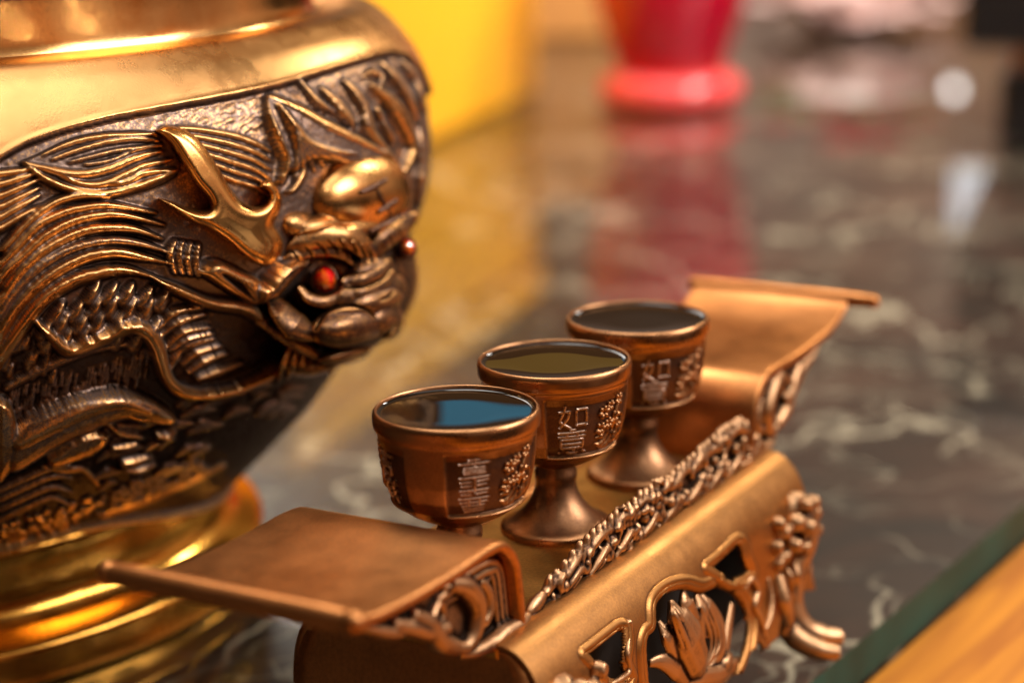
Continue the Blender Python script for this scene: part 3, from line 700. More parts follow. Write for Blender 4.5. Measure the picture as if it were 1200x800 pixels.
def carve_relief():
    global HH, WW
    S = stroke
    # the panel lies 2 mm below the shoulder, bounded by a wavy edge
    ex = [-40, 0, 30, 75, 130, 200, 260, 300, 340, 375, 420, 460, 480, 495, 507, 620]; ey = [205, 185, 168, 152, 138, 125, 114, 106, 96, 85, 71, 61, 66, 84, 112, 300]
    edge = np.interp(XX, ex, ey)
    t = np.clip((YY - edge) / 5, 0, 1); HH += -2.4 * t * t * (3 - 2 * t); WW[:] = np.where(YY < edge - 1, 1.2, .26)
    belly_shade = np.interp(YY, [100, 190, 300, 400, 480, 600], [.40, .34, .24, .11, .05, .04]); WW[:] = np.where(YY < edge - 1, WW, belly_shade)  # belly shade painted into the wear: pale at top, near-black below
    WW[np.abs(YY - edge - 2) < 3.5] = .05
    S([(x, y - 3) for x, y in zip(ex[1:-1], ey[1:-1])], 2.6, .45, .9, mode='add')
    HH0 = -2.4
    # pale stippled ground at the upper right
    for i in range(520):
        x = 170 + 330 * RNG.random(); y = np.interp(x, ex, ey) + 8 + 75 * RNG.random() ** 1.2
        S([(x - 3, y + 2.5), (x + 2.5 + RNG.random() * 2, y - 2)], 1.2 + .5 * RNG.random(), .42, .48, base=HH0, n=2)
    # ribbed ribbon above the hair
    for k, w_ in ((0, 3.2), (9, 3.0), (18, 2.8), (27, 3), (36, 2.6), (45, 2.4)):
        S([(188 + k * .5, 151 + k * .6), (225 + k * .2, 151 + k * .95), (270, 158 + k * 1.15), (300, 168 + k * 1.15), (318, 178 + k * 1.2)], [w_ * .7, w_, w_ * 1.1, w_, 1.2], 1.7, .66, base=HH0)
    # hair lock A
    poly_fill([(27, 190), (60, 176), (110, 160), (182, 157), (205, 178), (207, 203), (170, 222), (118, 229), (70, 218)], -.9, .22, 5)
    for pts, w_, wr in (([(50, 181), (85, 167), (119, 160), (150, 158), (183, 157)], 2.6, .85), ([(61, 187), (91, 176), (128, 166), (160, 163), (186, 165)], 2.2, .7), ([(82, 190), (110, 183), (140, 176), (188, 170)], 1.8, .5),
                        ([(27, 190), (64, 200), (96, 204), (128, 198), (160, 185), (190, 177)], 4.2, .95), ([(62, 201), (91, 214), (119, 216), (149, 204), (170, 194), (202, 187)], 3.8, .95),
                        ([(27, 191), (53, 209), (85, 222), (119, 227), (153, 221), (181, 211), (208, 200)], 4.4, 1), ([(124, 217), (149, 213), (170, 203), (208, 199)], 3.6, .95), ([(100, 193), (130, 188), (160, 176), (190, 170)], 1.6, .45)):
        S(pts, [1.2, w_ * 1.15, w_ * 1.3, w_ * 1.3, w_ * 1.15, 1.5], 3.2, wr, base=HH0 + .2, prof=.38)
    # loose strands at the far left
    for y0, y1 in ((216, 201), (230, 209), (243, 219), (255, 228), (268, 240), (204, 196)):
        S([(-12, y0 + 3), (0, y0), (22, (y0 + y1) / 2 + 1), (48, y1)], [4.6, 5, 4.4, .8], 3.0, .85, base=HH0, prof=.4)
    # great arcs of the mane
    arcs = [([(4, 292), (32, 262), (64, 238), (98, 229), (130, 232)], 4.2, .95), ([(-12, 322), (13, 298), (43, 266), (70, 251), (100, 243), (132, 241), (183, 250)], 4.4, .95),
            ([(-14, 345), (8, 318), (28, 300), (53, 277), (85, 260), (119, 252), (149, 253), (193, 264)], 4.9, 1), ([(-16, 372), (6, 345), (22, 322), (45, 300), (70, 283), (102, 270), (136, 267), (162, 270), (190, 280)], 5.2, 1),
            ([(-16, 395), (2, 366), (22, 338), (44, 315), (74, 296), (106, 285), (138, 282), (170, 287), (198, 296)], 4.6, .35), ([(-14, 420), (2, 390), (19, 362), (43, 336), (74, 314), (106, 300), (138, 296), (170, 302), (198, 308)], 6.0, .75),
            ([(-20, 450), (0, 421), (28, 381), (53, 351), (85, 330), (117, 320), (149, 317), (182, 325)], 6.4, .9)]
    for pts, w_, wr in arcs:
        S(pts, [w_ * 1.2, w_ * 1.3, w_ * 1.32, w_ * 1.25, w_ * 1.1, 1.3], 4.0, wr, base=HH0, prof=.36)
        S([(x + 1, y - w_ * .8) for x, y in pts[:-1]], [1.4, 1.6, 1.3, .8], .55, .3, mode='add')
    # body scales showing under the mane
    for r_ in range(4):
        for c_ in range(8):
            x = 44 + c_ * 21 + (r_ % 2) * 10 - r_ * 6 + 4 * RNG.random(); y = 340 + r_ * 17 + (c_ - 4) ** 2 * .8 + 3 * RNG.random()
            arc = np.interp(x, [0, 28, 53, 85, 117, 149, 182, 220], [440, 400, 368, 345, 334, 331, 338, 350])
            if y < arc + 4 or y > 404 or x > 196: continue
            S([(x - 7, y + 11), (x - 1, y + 1), (x + 6, y - 12)], [8.5, 7.5, .6], 3.6 - .4 * (r_ % 2), .36, base=HH0 + .05 * c_, prof=.9)
            S([(x - 4, y + 8), (x + 1, y - 1), (x + 5, y - 10)], [2.0, 1.6, .6], .9, .75, mode='add')
    for i in range(14):
        x, y = 6 + 60 * RNG.random(), 392 + 50 * RNG.random()
        S([(x - 3, y + 7), (x + 3, y - 6)], [5, .8], 2.2, .4, base=HH0, prof=.8)
    # serpent body edge: long wave running to the jaw
    S([(44, 378), (62, 396), (79, 410), (102, 404), (128, 393), (153, 383), (172, 389), (184, 406), (190, 427), (196, 444), (209, 457), (232, 462), (267, 459), (303, 446), (335, 428), (362, 414)],
      [2.5, 7, 9, 9.5, 9.5, 9.5, 10, 10, 9, 8, 7.5, 7, 7, 7, 7, 5], 6.4, .72, base=HH0, prof=.45, n=7)
    S([(70, 402), (80, 406), (102, 399), (128, 388), (153, 378), (170, 382), (181, 396)], [1, 1.8, 1.8, 1.8, 1.8, 1], .7, .3, mode='add')
    # toothed edge and dark bristles below it
    S([(8, 455), (40, 438), (85, 418), (118, 408), (150, 404)], [4, 5, 5, 4, 2], 2.4, .34, base=HH0)
    for i in range(150):
        x = 8 + 170 * RNG.random(); y = 470 - x * .28 + 30 * RNG.random() - 8
        S([(x, y + 6), (x + 2.5, y - 6)], [1.7, .5], 1.5, .12, base=HH0, n=2)
    # fan of hair behind the jaw
    for a_, b_, c_ in (((186, 386), (207, 366), (240, 360)), ((190, 393), (212, 377), (243, 368)), ((195, 408), (216, 390), (249, 384)), ((200, 412), (222, 398), (252, 391)), ((201, 420), (224, 404), (254, 397)), ((214, 428), (232, 414), (262, 405)), ((221, 437), (240, 424), (268, 414)), ((232, 445), (256, 436), (286, 425)), ((200, 432), (206, 420), (214, 410))):
        S([a_, b_, c_], [1.8, 4.8, .9], 3.8, .42, base=HH0)
    # whisker ridge from the mane to the corner of the mouth
    S([(180, 326), (204, 338), (245, 355), (287, 362), (312, 378), (338, 393), (356, 402)], [2, 6.5, 7.5, 8, 8.5, 8, 4], 5.6, .55, base=HH0, prof=.6)
    S([(186, 326), (206, 334), (240, 350), (262, 357)], [1, 1.6, 1.6, .8], .8, .9, mode='add')
    # lower leg with its claws
    poly_fill([(6, 545), (22, 498), (63, 474), (104, 460), (143, 457), (180, 468), (206, 490), (196, 498), (160, 490), (128, 496), (92, 512), (60, 528), (20, 552)], 3.6, .42, 9)
    S([(24, 520), (52, 506), (84, 490), (116, 478), (146, 474), (176, 483)], [11, 12, 12, 11, 9, 4], 4.2, .58, base=.6, prof=.5)
    S([(40, 488), (64, 478), (104, 465), (140, 461)], [1, 3, 3.4, 1], .9, .35, mode='add')
    for pts, w_ in (([(120, 484), (140, 484), (156, 484)], 4), ([(146, 486), (164, 490), (184, 494)], 4.5), ([(128, 498), (142, 508), (168, 514)], 4), ([(186, 512), (198, 512), (206, 505)], 3.5), ([(144, 544), (156, 542), (178, 536)], 4.5), ([(132, 526), (150, 524), (162, 520)], 3.5), ([(148, 552), (165, 552), (182, 544)], 3)):
        S(pts, [w_ * .7, w_, 1], 3.6, .5, base=HH0 + 1)
    poly_fill([(54, 536), (84, 516), (112, 506), (128, 512), (116, 528), (88, 540), (62, 548)], 2.2, .5, 6)
    S([(50, 547), (72, 552), (95, 550), (106, 558), (115, 568)], [1, 3.2, 2.6, 4, 3], 1.4, .8, base=HH0)
    poly_fill([(-20, 470), (6, 468), (18, 490), (20, 530), (8, 556), (-20, 575)], 3.4, .5, 7)
    for y0 in (556, 566, 578, 590):
        S([(-10, y0 + 24), (20, y0 + 10), (60, y0 - 6), (84, y0 - 10 + (y0 - 556) * .4)], [3, 4, 3, 1], 1.8, .32, base=HH0)
    for i in range(60):
        x, y = 90 + 260 * RNG.random(), 455 + 115 * RNG.random()
        if y > 640 - .33 * x - 22 or (x < 215 and y < 500): continue
        k_ = .7 + 1.1 * RNG.random(); S([(x - 12 * k_, y + 7), (x, y - 2), (x + 12 * k_, y - 4)], [1.2, 4 * k_, .8], 1.8, .22, base=HH0)
    # granulated border and the smooth bead that closes the bowl
    for i in range(230):
        x = -5 + 250 * RNG.random(); y = 653 - .30 * x - .0002 * x * x - 12 - 24 * RNG.random()
        blob(x, y, 3.2 + 1.8 * RNG.random(), 2.6 + 1.2 * RNG.random(), -20, 1.5, .62 if x < 110 else .3, base=HH0)
    S([(120, 604), (150, 594), (185, 580), (225, 562), (262, 545)], [4, 6, 6, 5, 3], 1.1, .55, base=HH0)
    # flames of the upper mane
    poly_fill([(311, 112), (330, 114), (375, 140), (425, 166), (452, 182), (430, 196), (370, 186), (346, 202), (338, 196), (322, 160)], 1.2, .30, 6)
    S([(313, 112), (317, 137), (328, 163), (337, 187), (330, 214)], [2, 5, 6, 5.5, 2], 4.0, .62, base=HH0 + .6)
    S([(318, 113), (350, 128), (387, 149), (425, 167), (455, 182)], [2.5, 6, 7, 5, 2], 3.8, .66, base=HH0 + .6)
    for k in range(7):
        f_ = k / 6.0
        S([(322 + 6 * f_, 120 + 2 * f_), (336 + 14 * f_, 146 + 2 * f_), (346 + 20 * f_, 172 - 6 * f_), (348 + 50 * f_, 196 - 18 * f_), (344 + 75 * f_, 212 - 32 * f_)], [.8, 2.6, 3.2, 3.0, .8], 1.5, .6, mode='add')
    S([(350, 180), (356, 200), (346, 220), (338, 226)], [1, 3.2, 3.2, 1], 2.8, .55, base=HH0 + .6)
    for pts, w_, wr in (([(376, 102), (396, 122), (410, 142), (412, 158)], 7, .5), ([(402, 92), (420, 112), (432, 136), (440, 160)], 6, .45), ([(434, 98), (459, 119), (478, 148), (486, 175), (474, 202)], 9, .7), ([(430, 120), (430, 142), (446, 168), (470, 196)], 5, .5), ([(446, 72), (466, 92), (482, 118), (490, 142)], 6, .38), ([(470, 70), (488, 92), (498, 130)], 5, .3),
                        ([(440, 125), (452, 142), (462, 168)], 5, .42), ([(425, 90), (436, 84), (448, 90), (446, 102)], 4, .4), ([(350, 92), (372, 118), (392, 132)], 4, .4), ([(492, 150), (497, 190), (492, 240)], 6, .3)):
        S(pts, [1.5, w_, w_ * .9, 1.5], 3.0, wr, base=HH0 + .2, prof=.6)
    S([(446, 118), (452, 138), (464, 160)], [1, 4.5, 1], 1.6, None, mode='cut'); S([(404, 138), (410, 148), (414, 158)], [.8, 3, .8], 1.5, None, mode='cut')
    # cheek leaves and ear roll behind the eye
    for k in range(4):
        S([(206 + k * 9, 282 + k * 1.5), (200 + k * 10, 298 + k * 2), (206 + k * 9, 320 + k)], [2, 3.6, 2], 3.4, .46, base=HH0 + 2)
    poly_fill([(232, 318), (250, 304), (284, 318), (305, 330), (303, 356), (276, 346), (252, 332)], 4.6, .60, 8)
    S([(262, 322), (282, 336), (299, 352)], [2, 5, 1.5], 2.8, None, mode='cut')
    poly_fill([(304, 356), (303, 336), (326, 310), (362, 304), (340, 326), (322, 348)], 6.0, .62, 6)
    for k in range(5):
        S([(318 + k * 5, 346 - k * 6), (330 + k * 5, 338 - k * 6)], [.8, 1.6], 1.2, None, mode='cut', n=3)
    # low ground texture everywhere in the panel
    n_ = RNG.normal(size=(RH // 3 + 2, RW // 3 + 2)); n_ = np.kron(n_, np.ones((3, 3)))[:RH, :RW]
    for _ in range(2):
        n_ = (n_ + np.roll(n_, 1, 0) + np.roll(n_, -1, 0) + np.roll(n_, 1, 1) + np.roll(n_, -1, 1)) / 5
    HH += .10 * n_ * t
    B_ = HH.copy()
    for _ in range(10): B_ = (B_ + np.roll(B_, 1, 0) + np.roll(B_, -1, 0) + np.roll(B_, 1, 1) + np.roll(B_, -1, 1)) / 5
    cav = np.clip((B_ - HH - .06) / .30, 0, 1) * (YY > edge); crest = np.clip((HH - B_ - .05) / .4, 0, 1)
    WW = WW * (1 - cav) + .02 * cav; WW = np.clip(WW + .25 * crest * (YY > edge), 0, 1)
    # soften like a lost-wax casting
    for _ in range(1):
        HH = (2 * HH + np.roll(HH, 1, 0) + np.roll(HH, -1, 0) + np.roll(HH, 1, 1) + np.roll(HH, -1, 1)) / 6
        WW = (2 * WW + np.roll(WW, 1, 0) + np.roll(WW, -1, 0) + np.roll(WW, 1, 1) + np.roll(WW, -1, 1)) / 6
carve_relief()

def sample(A, x, y):
    x = np.clip(x, 0, RW - 1.001); y = np.clip(y, 0, RH - 1.001); i, j = x.astype(int), y.astype(int); a, b_ = x - i, y - j
    return (A[j, i] * (1 - a) + A[j, i + 1] * a) * (1 - b_) + (A[j + 1, i] * (1 - a) + A[j + 1, i + 1] * a) * b_
def make_bowl():
    th = np.concatenate([np.radians(np.linspace(-200, -86, 90, endpoint=False)), np.radians(np.linspace(-86, 22, 900)), np.radians(np.linspace(23, 160, 90))])
    u = np.concatenate([np.linspace(0, .14, 40, endpoint=False), np.linspace(.14, 1, 520)])
    TH, U = np.meshgrid(th, u, indexing='ij')
    P = body(TH, U)
    dP1 = np.gradient(P, axis=0); dP2 = np.gradient(P, axis=1); N = np.cross(dP2, dP1); N /= np.linalg.norm(N, axis=-1, keepdims=True) + 1e-12
    if (N[300, 300] @ (P[300, 300] - np.array([BX, BY, .15]))) < 0: N = -N
    h = np.zeros(TH.shape)
    for it in range(16):
        x, y, dep = project(P + N * h[..., None] * .001)
        hn = sample(HH, x, y); h = .65 * h + .35 * hn
    for _ in range(1):
        h[1:-1] = (h[:-2] + 2 * h[1:-1] + h[2:]) / 4; h[:, 1:-1] = (h[:, :-2] + 2 * h[:, 1:-1] + h[:, 2:]) / 4
    x, y, dep = project(P + N * h[..., None] * .001)
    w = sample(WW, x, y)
    vis = smooth01(TH, math.radians(-84), math.radians(-78)) * (1 - smooth01(TH, math.radians(12), math.radians(19)))
    gen = -2.4 * smooth01(U, .24, .27) + 1.5 * smooth01(np.sin(TH * 34 + U * 46) * np.sin(U * 70 - TH * 9), .1, .8) * smooth01(U, .26, .3)   # the part turned away: flowing hair
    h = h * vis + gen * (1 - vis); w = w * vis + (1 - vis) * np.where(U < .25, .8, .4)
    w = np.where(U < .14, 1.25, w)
    bead = np.exp(-((U - .985) / .010) ** 2); h = h + 2.6 * bead; w = np.maximum(w, .8 * bead)
    Q = P + N * h[..., None] * .001
    Q = np.concatenate([Q, Q[:1]], 0); w = np.concatenate([w, w[:1]], 0)
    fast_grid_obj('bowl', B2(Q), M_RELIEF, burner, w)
    return P
BASE = make_bowl()
_bx, _by, _bd = project(BASE.reshape(-1, 3)); 
def surf_depth(px, py):
    d = (_bx - px) ** 2 + (_by - py) ** 2; k = np.where(d < 9)[0]
    return float(_bd[k].min()) if len(k) else float(_bd[d.argmin()])
# collar, foot
prof = [(.1700, .2000), (.1682, .2020), (.1672, .2050), (.1666, .2100), (.1662, .2150), (.1660, .2200), (.1664, .2260), (.1680, .2330), (.1712, .2400), (.1765, .2455), (.1800, .2500), (.1805, .2540), (.1780, .2560), (.1700, .2560), (.1580, .2440), (.1560, .2200), (.1560, .1500), (.0001, .1450)]
b = MB(); b.grid(lathe_pts([(r_, z_) for r_, z_ in catmull(np.array(prof), 4)], 200), closev=True); b.build('collar', M_BRASS, burner)
prof = [(.1180, .0500), (.1285, .0440), (.1300, .0405), (.1278, .0340), (.1262, .0275), (.1268, .0220), (.1305, .0178), (.1362, .0150), (.1392, .0134), (.1402, .0116), (.1401, .0090), (.1400, .0060), (.1402, .0032), (.1406, .0014), (.1402, .0004)]
b = MB(); b.grid(lathe_pts([(r_, z_) for r_, z_ in catmull(np.array(prof), 4)], 200), closev=True); b.build('foot_ring', M_FOOT, burner)

# ---------------------------------------------------------------- dragon head, antler and jewel eyes on the bowl
def fd(px, d=0.0): return .616 + .00031 * (px - 380) + d * .001        # depth of the face plane, d mm farther
def q_(px, py, D): return B2(at_depth(px, py, D))
def hball(b, px, py, d, rx, ry, rd, ang=0, nu=20, nv=12):
    D = fd(px, d); c, s_ = math.cos(math.radians(ang)), math.sin(math.radians(ang)); k_ = D / FPX
    a1 = (c * RX - s_ * UX) * rx * k_; a2 = (s_ * RX + c * UX) * ry * k_
    b.ball(q_(px, py, D), [a1, a2, FW * rd * .001], nu, nv)
def htube(b, pts, rad, n=12, sm=6):
    b.tube([q_(x, y, fd(x, d)) for x, y, d in pts], [r * .618 / FPX for r in rad], n=n, sm=sm)
class Sculpture:
    """a piece modelled as a height over a sight-facing plane, half-pixel grid, later meshed at its true depth"""
    def __init__(o, x0, y0, x1, y1, base=-60.0, k=1.1):
        o.x, o.y = np.arange(x0, x1 + .1, .5), np.arange(y0, y1 + .1, .5); o.X, o.Y = np.meshgrid(o.x, o.y, indexing='ij')
        o.z = np.full(o.X.shape, base); o.k = k; o.w = np.full(o.X.shape, .34)
    def join(o, h):                                   # soft union
        m = np.maximum(o.z, h); d = np.abs(o.z - h); o.z = m + np.where(d < 4 * o.k, o.k * .35 * np.clip(1 - d / (4 * o.k), 0, 1) ** 2, 0)
    def ball(o, x, y, rx, ry, ang, z0, rd, p=.5):
        c, s_ = math.cos(math.radians(ang)), math.sin(math.radians(ang)); dx, dy = o.X - x, o.Y - y
        q = ((dx * c + dy * s_) / rx) ** 2 + ((-dx * s_ + dy * c) / ry) ** 2
        o.join(np.where(q < 1, z0 + rd * np.clip(1 - q, 0, 1) ** p, -60 - 20 * np.sqrt(q))); return q
    def dist(o, pts, wd):
        P = catmull(pts, 8); m = len(P); w = np.interp(np.linspace(0, 1, m), np.linspace(0, 1, len(wd)), wd); zz = P[:, 2] if P.shape[1] > 2 else np.zeros(m)
        best = np.full(o.X.shape, 99.0); bz = np.zeros(o.X.shape); bw = np.zeros(o.X.shape)
        for k in range(m - 1):
            a, b_ = P[k], P[k + 1]; d = b_[:2] - a[:2]; t = np.clip(((o.X - a[0]) * d[0] + (o.Y - a[1]) * d[1]) / (d @ d + 1e-9), 0, 1)
            ww_ = w[k] + t * (w[k + 1] - w[k]); dd = np.hypot(o.X - a[0] - t * d[0], o.Y - a[1] - t * d[1]) / ww_; u_ = dd < best
            best = np.where(u_, dd, best); bz = np.where(u_, zz[k] + t * (zz[k + 1] - zz[k]), bz); bw = np.where(u_, ww_, bw)
        return best, bz, bw
    def roll(o, pts, wd, rise=.24, wear=None):        # rounded roll; z of the points is its foot height, rise mm per px of half width
        b_, bz, bw = o.dist(pts, wd); o.join(np.where(b_ < 1, bz + bw * rise * np.sqrt(np.clip(1 - b_ ** 2, 0, 1)), -60 - b_))
        if wear is not None: o.w = np.where(b_ < .9, wear, o.w)
    def cut(o, pts, wd, deep, ink=True):
        b_, _, _ = o.dist(pts, wd); f_ = np.clip(1 - b_ ** 2, 0, 1); o.z -= deep * f_
        if ink: o.w = o.w * (1 - f_) + .03 * f_
    def ridge(o, pts, wd, high, wear=.8):
        b_, _, _ = o.dist(pts, wd); f_ = np.clip(1 - b_ ** 2, 0, 1); o.z += high * f_; o.w = np.maximum(o.w, wear * f_)
    def blur(o, n):
        for _ in range(n):
            z = o.z; z[1:-1, 1:-1] = (z[1:-1, 1:-1] * 2 + z[:-2, 1:-1] + z[2:, 1:-1] + z[1:-1, :-2] + z[1:-1, 2:]) / 6
    def mesh(o, name, material, depth, zmin):
        """depth: metres of the reference plane for every grid point"""
        B_ = o.z.copy()
        for _ in range(14): B_[1:-1, 1:-1] = (B_[1:-1, 1:-1] + B_[:-2, 1:-1] + B_[2:, 1:-1] + B_[1:-1, :-2] + B_[1:-1, 2:]) / 5
        cv = o.z - B_; w = np.clip(o.w + .40 * np.clip(cv / .35, -1, 1), 0.02, 1.3)
        D = depth - o.z * .001
        P = C0 + (FW + ((o.X - 600) / FPX)[..., None] * RX - ((o.Y - 400) / FPX)[..., None] * UX) * D[..., None]
        zc = np.maximum.reduce([o.z[:-1, :-1], o.z[1:, :-1], o.z[1:, 1:], o.z[:-1, 1:]])
        return fast_grid_obj(name, B2(P)[:, ::-1], material, burner, w[:, ::-1], (zc > zmin)[:, ::-1])

# ---- the dragon's head
H_ = Sculpture(300, 165, 505, 455)
H_.ball(398, 305, 84, 112, -8, -34, 26); H_.ball(432, 320, 58, 70, -8, -26, 24)
qd = H_.ball(420, 230, 64, 54, -8, -13, 21)                                             # forehead
H_.ball(352, 263, 26, 20, 15, -8, 10); H_.ball(380, 266, 34, 17, -4, -5, 10); H_.ball(418, 270, 34, 14, -12, -3, 9)
H_.roll([(334, 300, -8), (352, 286, -3), (382, 277, 1), (408, 278, 3), (424, 288, 3), (434, 306, 0)], [5, 11, 14, 15, 13, 5], .33)      # brow
H_.roll([(326, 312, -8), (346, 300, -4), (374, 294, -2), (398, 296, 0), (412, 308, 0)], [4, 7, 8, 8, 3], .3)
H_.roll([(438, 296, 1), (452, 280, 2), (470, 266, 0), (484, 254, -4)], [8, 12, 12, 7], .33)
H_.ball(436, 322, 30, 26, -20, -6, 13); H_.ball(430, 345, 48, 30, -14, -6, 15)          # snout mass
q_eye = ((H_.X - 379) / 25) ** 2 + ((H_.Y - 328) / 19) ** 2; H_.z = np.where(q_eye < 1, H_.z * q_eye ** .5 + (-8.5) * (1 - q_eye ** .5), H_.z)
H_.w = np.where(q_eye < .8, .05, H_.w)
q_e2 = ((H_.X - 476) / 13) ** 2 + ((H_.Y - 291) / 13) ** 2; H_.z = np.where(q_e2 < 1, H_.z * q_e2 ** .5 + (-9.0) * (1 - q_e2 ** .5), H_.z)
H_.roll([(352, 338, -4), (364, 350, -2), (382, 354, 0), (400, 348, 2), (410, 336, 2)], [4, 7, 8, 7, 3], .3)        # lower lid
H_.roll([(318, 350, -14), (330, 366, -8), (346, 382, -4), (366, 392, -2)], [7, 14, 17, 9], .32)                    # cheek
H_.roll([(406, 330, 3), (426, 328, 7), (444, 320, 6), (456, 306, 2)], [7, 9, 8, 4], .30)                           # bridge wrinkles
H_.roll([(404, 344, 3), (424, 343, 8), (446, 335, 7), (460, 320, 2)], [6, 8, 8, 4], .30)
H_.ball(440, 354, 33, 18, -12, 2, 10)                                                                              # nose
H_.ball(414, 382, 52, 26, -9, -4, 17); H_.ball(450, 373, 23, 26, -10, -4, 15)                                      # upper lip
H_.roll([(366, 398, -6), (372, 384, -1), (384, 371, 4), (404, 363, 8), (424, 364, 9), (440, 374, 8), (448, 390, 4)], [3, 4, 5, 5, 5, 4, 3], .35)
H_.ball(402, 416, 34, 11, -14, -16, 12)                                                                            # lower jaw
H_.roll([(340, 434, -24), (364, 432, -18), (388, 425, -14), (412, 416, -12)], [4, 9, 8, 4], .4)
H_.roll([(304, 374, -16), (328, 388, -13), (350, 402, -12), (370, 416, -12)], [7, 11, 11, 6], .4)
for k in range(5): H_.roll([(306 + k * 5, 354 - k * 9, -10), (326 + k * 5, 340 - k * 8, -6), (346 + k * 6, 322 - k * 5, -6)], [2, 6, 1.5], .4)
for k in range(6): H_.roll([(340 + k * 9, 408 + k * 2, -16), (332 + k * 11, 428 + k, -18), (326 + k * 11, 446 - k * 3, -26)], [4, 5, 1], .4)
# incised and raised detail
H_.cut([(370, 386), (379, 370), (394, 361), (412, 358), (428, 362), (440, 372)], [1.5, 2.4, 2.6, 2.6, 2.4, 1.2], 1.8)
H_.cut([(404, 337), (424, 336), (446, 328), (458, 314)], [1.2, 2.2, 2.2, 1.2], 1.3)
H_.cut([(366, 402), (392, 408), (420, 405), (446, 396), (462, 384)], [2, 3, 3.5, 3, 2], 2.4)
H_.cut([(446, 352), (454, 348), (460, 342)], [1.5, 3, 1.5], 1.6)
for x0, y0, x1, y1 in ((342, 296, 350, 306), (356, 289, 366, 303), (370, 284, 382, 300), (384, 281, 396, 300), (397, 280, 408, 302), (409, 281, 419, 306), (419, 284, 428, 308), (428, 288, 436, 310)):
    H_.cut([(x0, y0), ((x0 + x1) / 2 + 2, (y0 + y1) / 2 - 1), (x1, y1)], [1, 1.8, .8], 1.2); H_.ridge([(x0 + 5, y0 + 2), ((x0 + x1) / 2 + 7, (y0 + y1) / 2), (x1 + 4, y1 - 1)], [1, 2, .8], .5)
for x0, y0, x1, y1 in ((446, 286, 452, 298), (456, 276, 462, 288), (466, 268, 472, 280)): H_.cut([(x0, y0), (x1, y1)], [1, 1.5], .9)
H_.ridge([(340, 283), (356, 272), (384, 265), (406, 268)], [1.2, 2.2, 2.2, 1.2], .7)
H_.w = np.where((qd < .97) & (H_.Y < 268), .50 + .36 * smooth01(H_.X, 362, 392), H_.w)
H_.w = np.where((H_.Y > 250) & (H_.Y < 292) & (H_.X < 432) & (H_.w > .1), np.maximum(H_.w, .55), H_.w)
H_.blur(3)
wang = [([(421, 226), (436, 220), (452, 211)], [1.5, 2.6, 1.8]), ([(440, 220), (446, 232), (452, 242), (460, 256)], [1.4, 1.6, 1.4, 1]), ([(442, 249), (453, 242), (464, 235)], [1.5, 2.6, 1.8]), ([(432, 272), (447, 265), (462, 258), (478, 250)], [1.5, 2.6, 2.6, 1.5])]
face_depth = .616 + .00031 * (H_.X - 380)
head = H_.mesh('dragon_head', M_HEAD, face_depth, -44)
def head_z(x, y): return H_.z[min(max(int((x - 300) * 2), 0), H_.z.shape[0] - 1), min(max(int((y - 165) * 2), 0), H_.z.shape[1] - 1)]
fb2 = MB()
for pts, wd in wang:
    fb2.tube([q_(x, y, .616 + .00031 * (x - 380) - head_z(x, y) * .001) for x, y in pts], [w_ * .00046 for w_ in wd], n=8, sm=6)
fb2.build('forehead_mark', M_HEAD, head, wear=np.full(fb2.n, .20))
# ---- the antler, rubbed bright
import warnings
DG = np.full((RH, RW), np.nan); ok_ = (_bd < .66) & (_bx > 0) & (_bx < RW - 1) & (_by > 0) & (_by < RH - 1)
o_ = np.argsort(-_bd[ok_]); DG[_by[ok_].astype(int)[o_], _bx[ok_].astype(int)[o_]] = _bd[ok_][o_]
for _ in range(12):
    sh = np.stack([np.roll(DG, d_, a_) for d_ in (1, -1) for a_ in (0, 1)]); m_ = np.isnan(DG); 
    with np.errstate(all='ignore'):
        warnings.simplefilter('ignore'); DG = np.where(m_, np.nanmean(sh, 0), DG)
DG = np.where(np.isnan(DG), np.nanmax(DG), DG)
A_ = Sculpture(172, 138, 345, 325, base=-6.0)
OUT = [(181, 153), (194, 147), (212, 150), (229, 160), (244, 178), (258, 200), (268, 218), (280, 234), (292, 241), (303, 242), (312, 237), (315, 229), (309, 222), (303, 220), (307, 213), (316, 211), (325, 219), (331, 236), (326, 252), (321, 264), (328, 276), (332, 287), (328, 300), (318, 310), (306, 311), (288, 301), (264, 281), (242, 268), (225, 261), (205, 247), (185, 233), (200, 235), (216, 242), (236, 246), (246, 243), (242, 232), (230, 218), (217, 198), (205, 178), (194, 164)]
sd_ = np.zeros(A_.X.shape)
def _sdp(x, y, pts):
    P = catmull(list(pts) + [pts[0]], 5); ins = np.zeros(x.shape, bool); dd = np.full(x.shape, 1e9)
    for k in range(len(P) - 1):
        a, b_ = P[k], P[k + 1]; d = b_ - a
        ins ^= ((a[1] > y) != (b_[1] > y)) & (x < d[0] * (y - a[1]) / (d[1] + 1e-12) + a[0]); t = np.clip(((x - a[0]) * d[0] + (y - a[1]) * d[1]) / (d @ d + 1e-9), 0, 1); dd = np.minimum(dd, np.hypot(x - a[0] - t * d[0], y - a[1] - t * d[1]))
    return np.where(ins, dd, -dd)
sd_ = _sdp(A_.X, A_.Y, OUT); u_ = np.clip(sd_ / 13, 0, 1); A_.z = np.where(sd_ > 0, 1.6 + 6.2 * np.sqrt(1 - (1 - u_) ** 2) + .03 * np.clip(sd_ - 17, 0, 20), -5 + np.clip(sd_, -3, 0)); A_.w[:] = .95
A_.blur(7)
ix, iy = np.clip(A_.X.astype(int), 0, RW - 2), np.clip(A_.Y.astype(int), 0, RH - 2); dep_ = DG[iy, ix]
for _ in range(80): dep_[1:-1, 1:-1] = (dep_[1:-1, 1:-1] + dep_[:-2, 1:-1] + dep_[2:, 1:-1] + dep_[1:-1, :-2] + dep_[1:-1, 2:]) / 5
antler = A_.mesh('antler', M_ANTLER, dep_, -2.2)
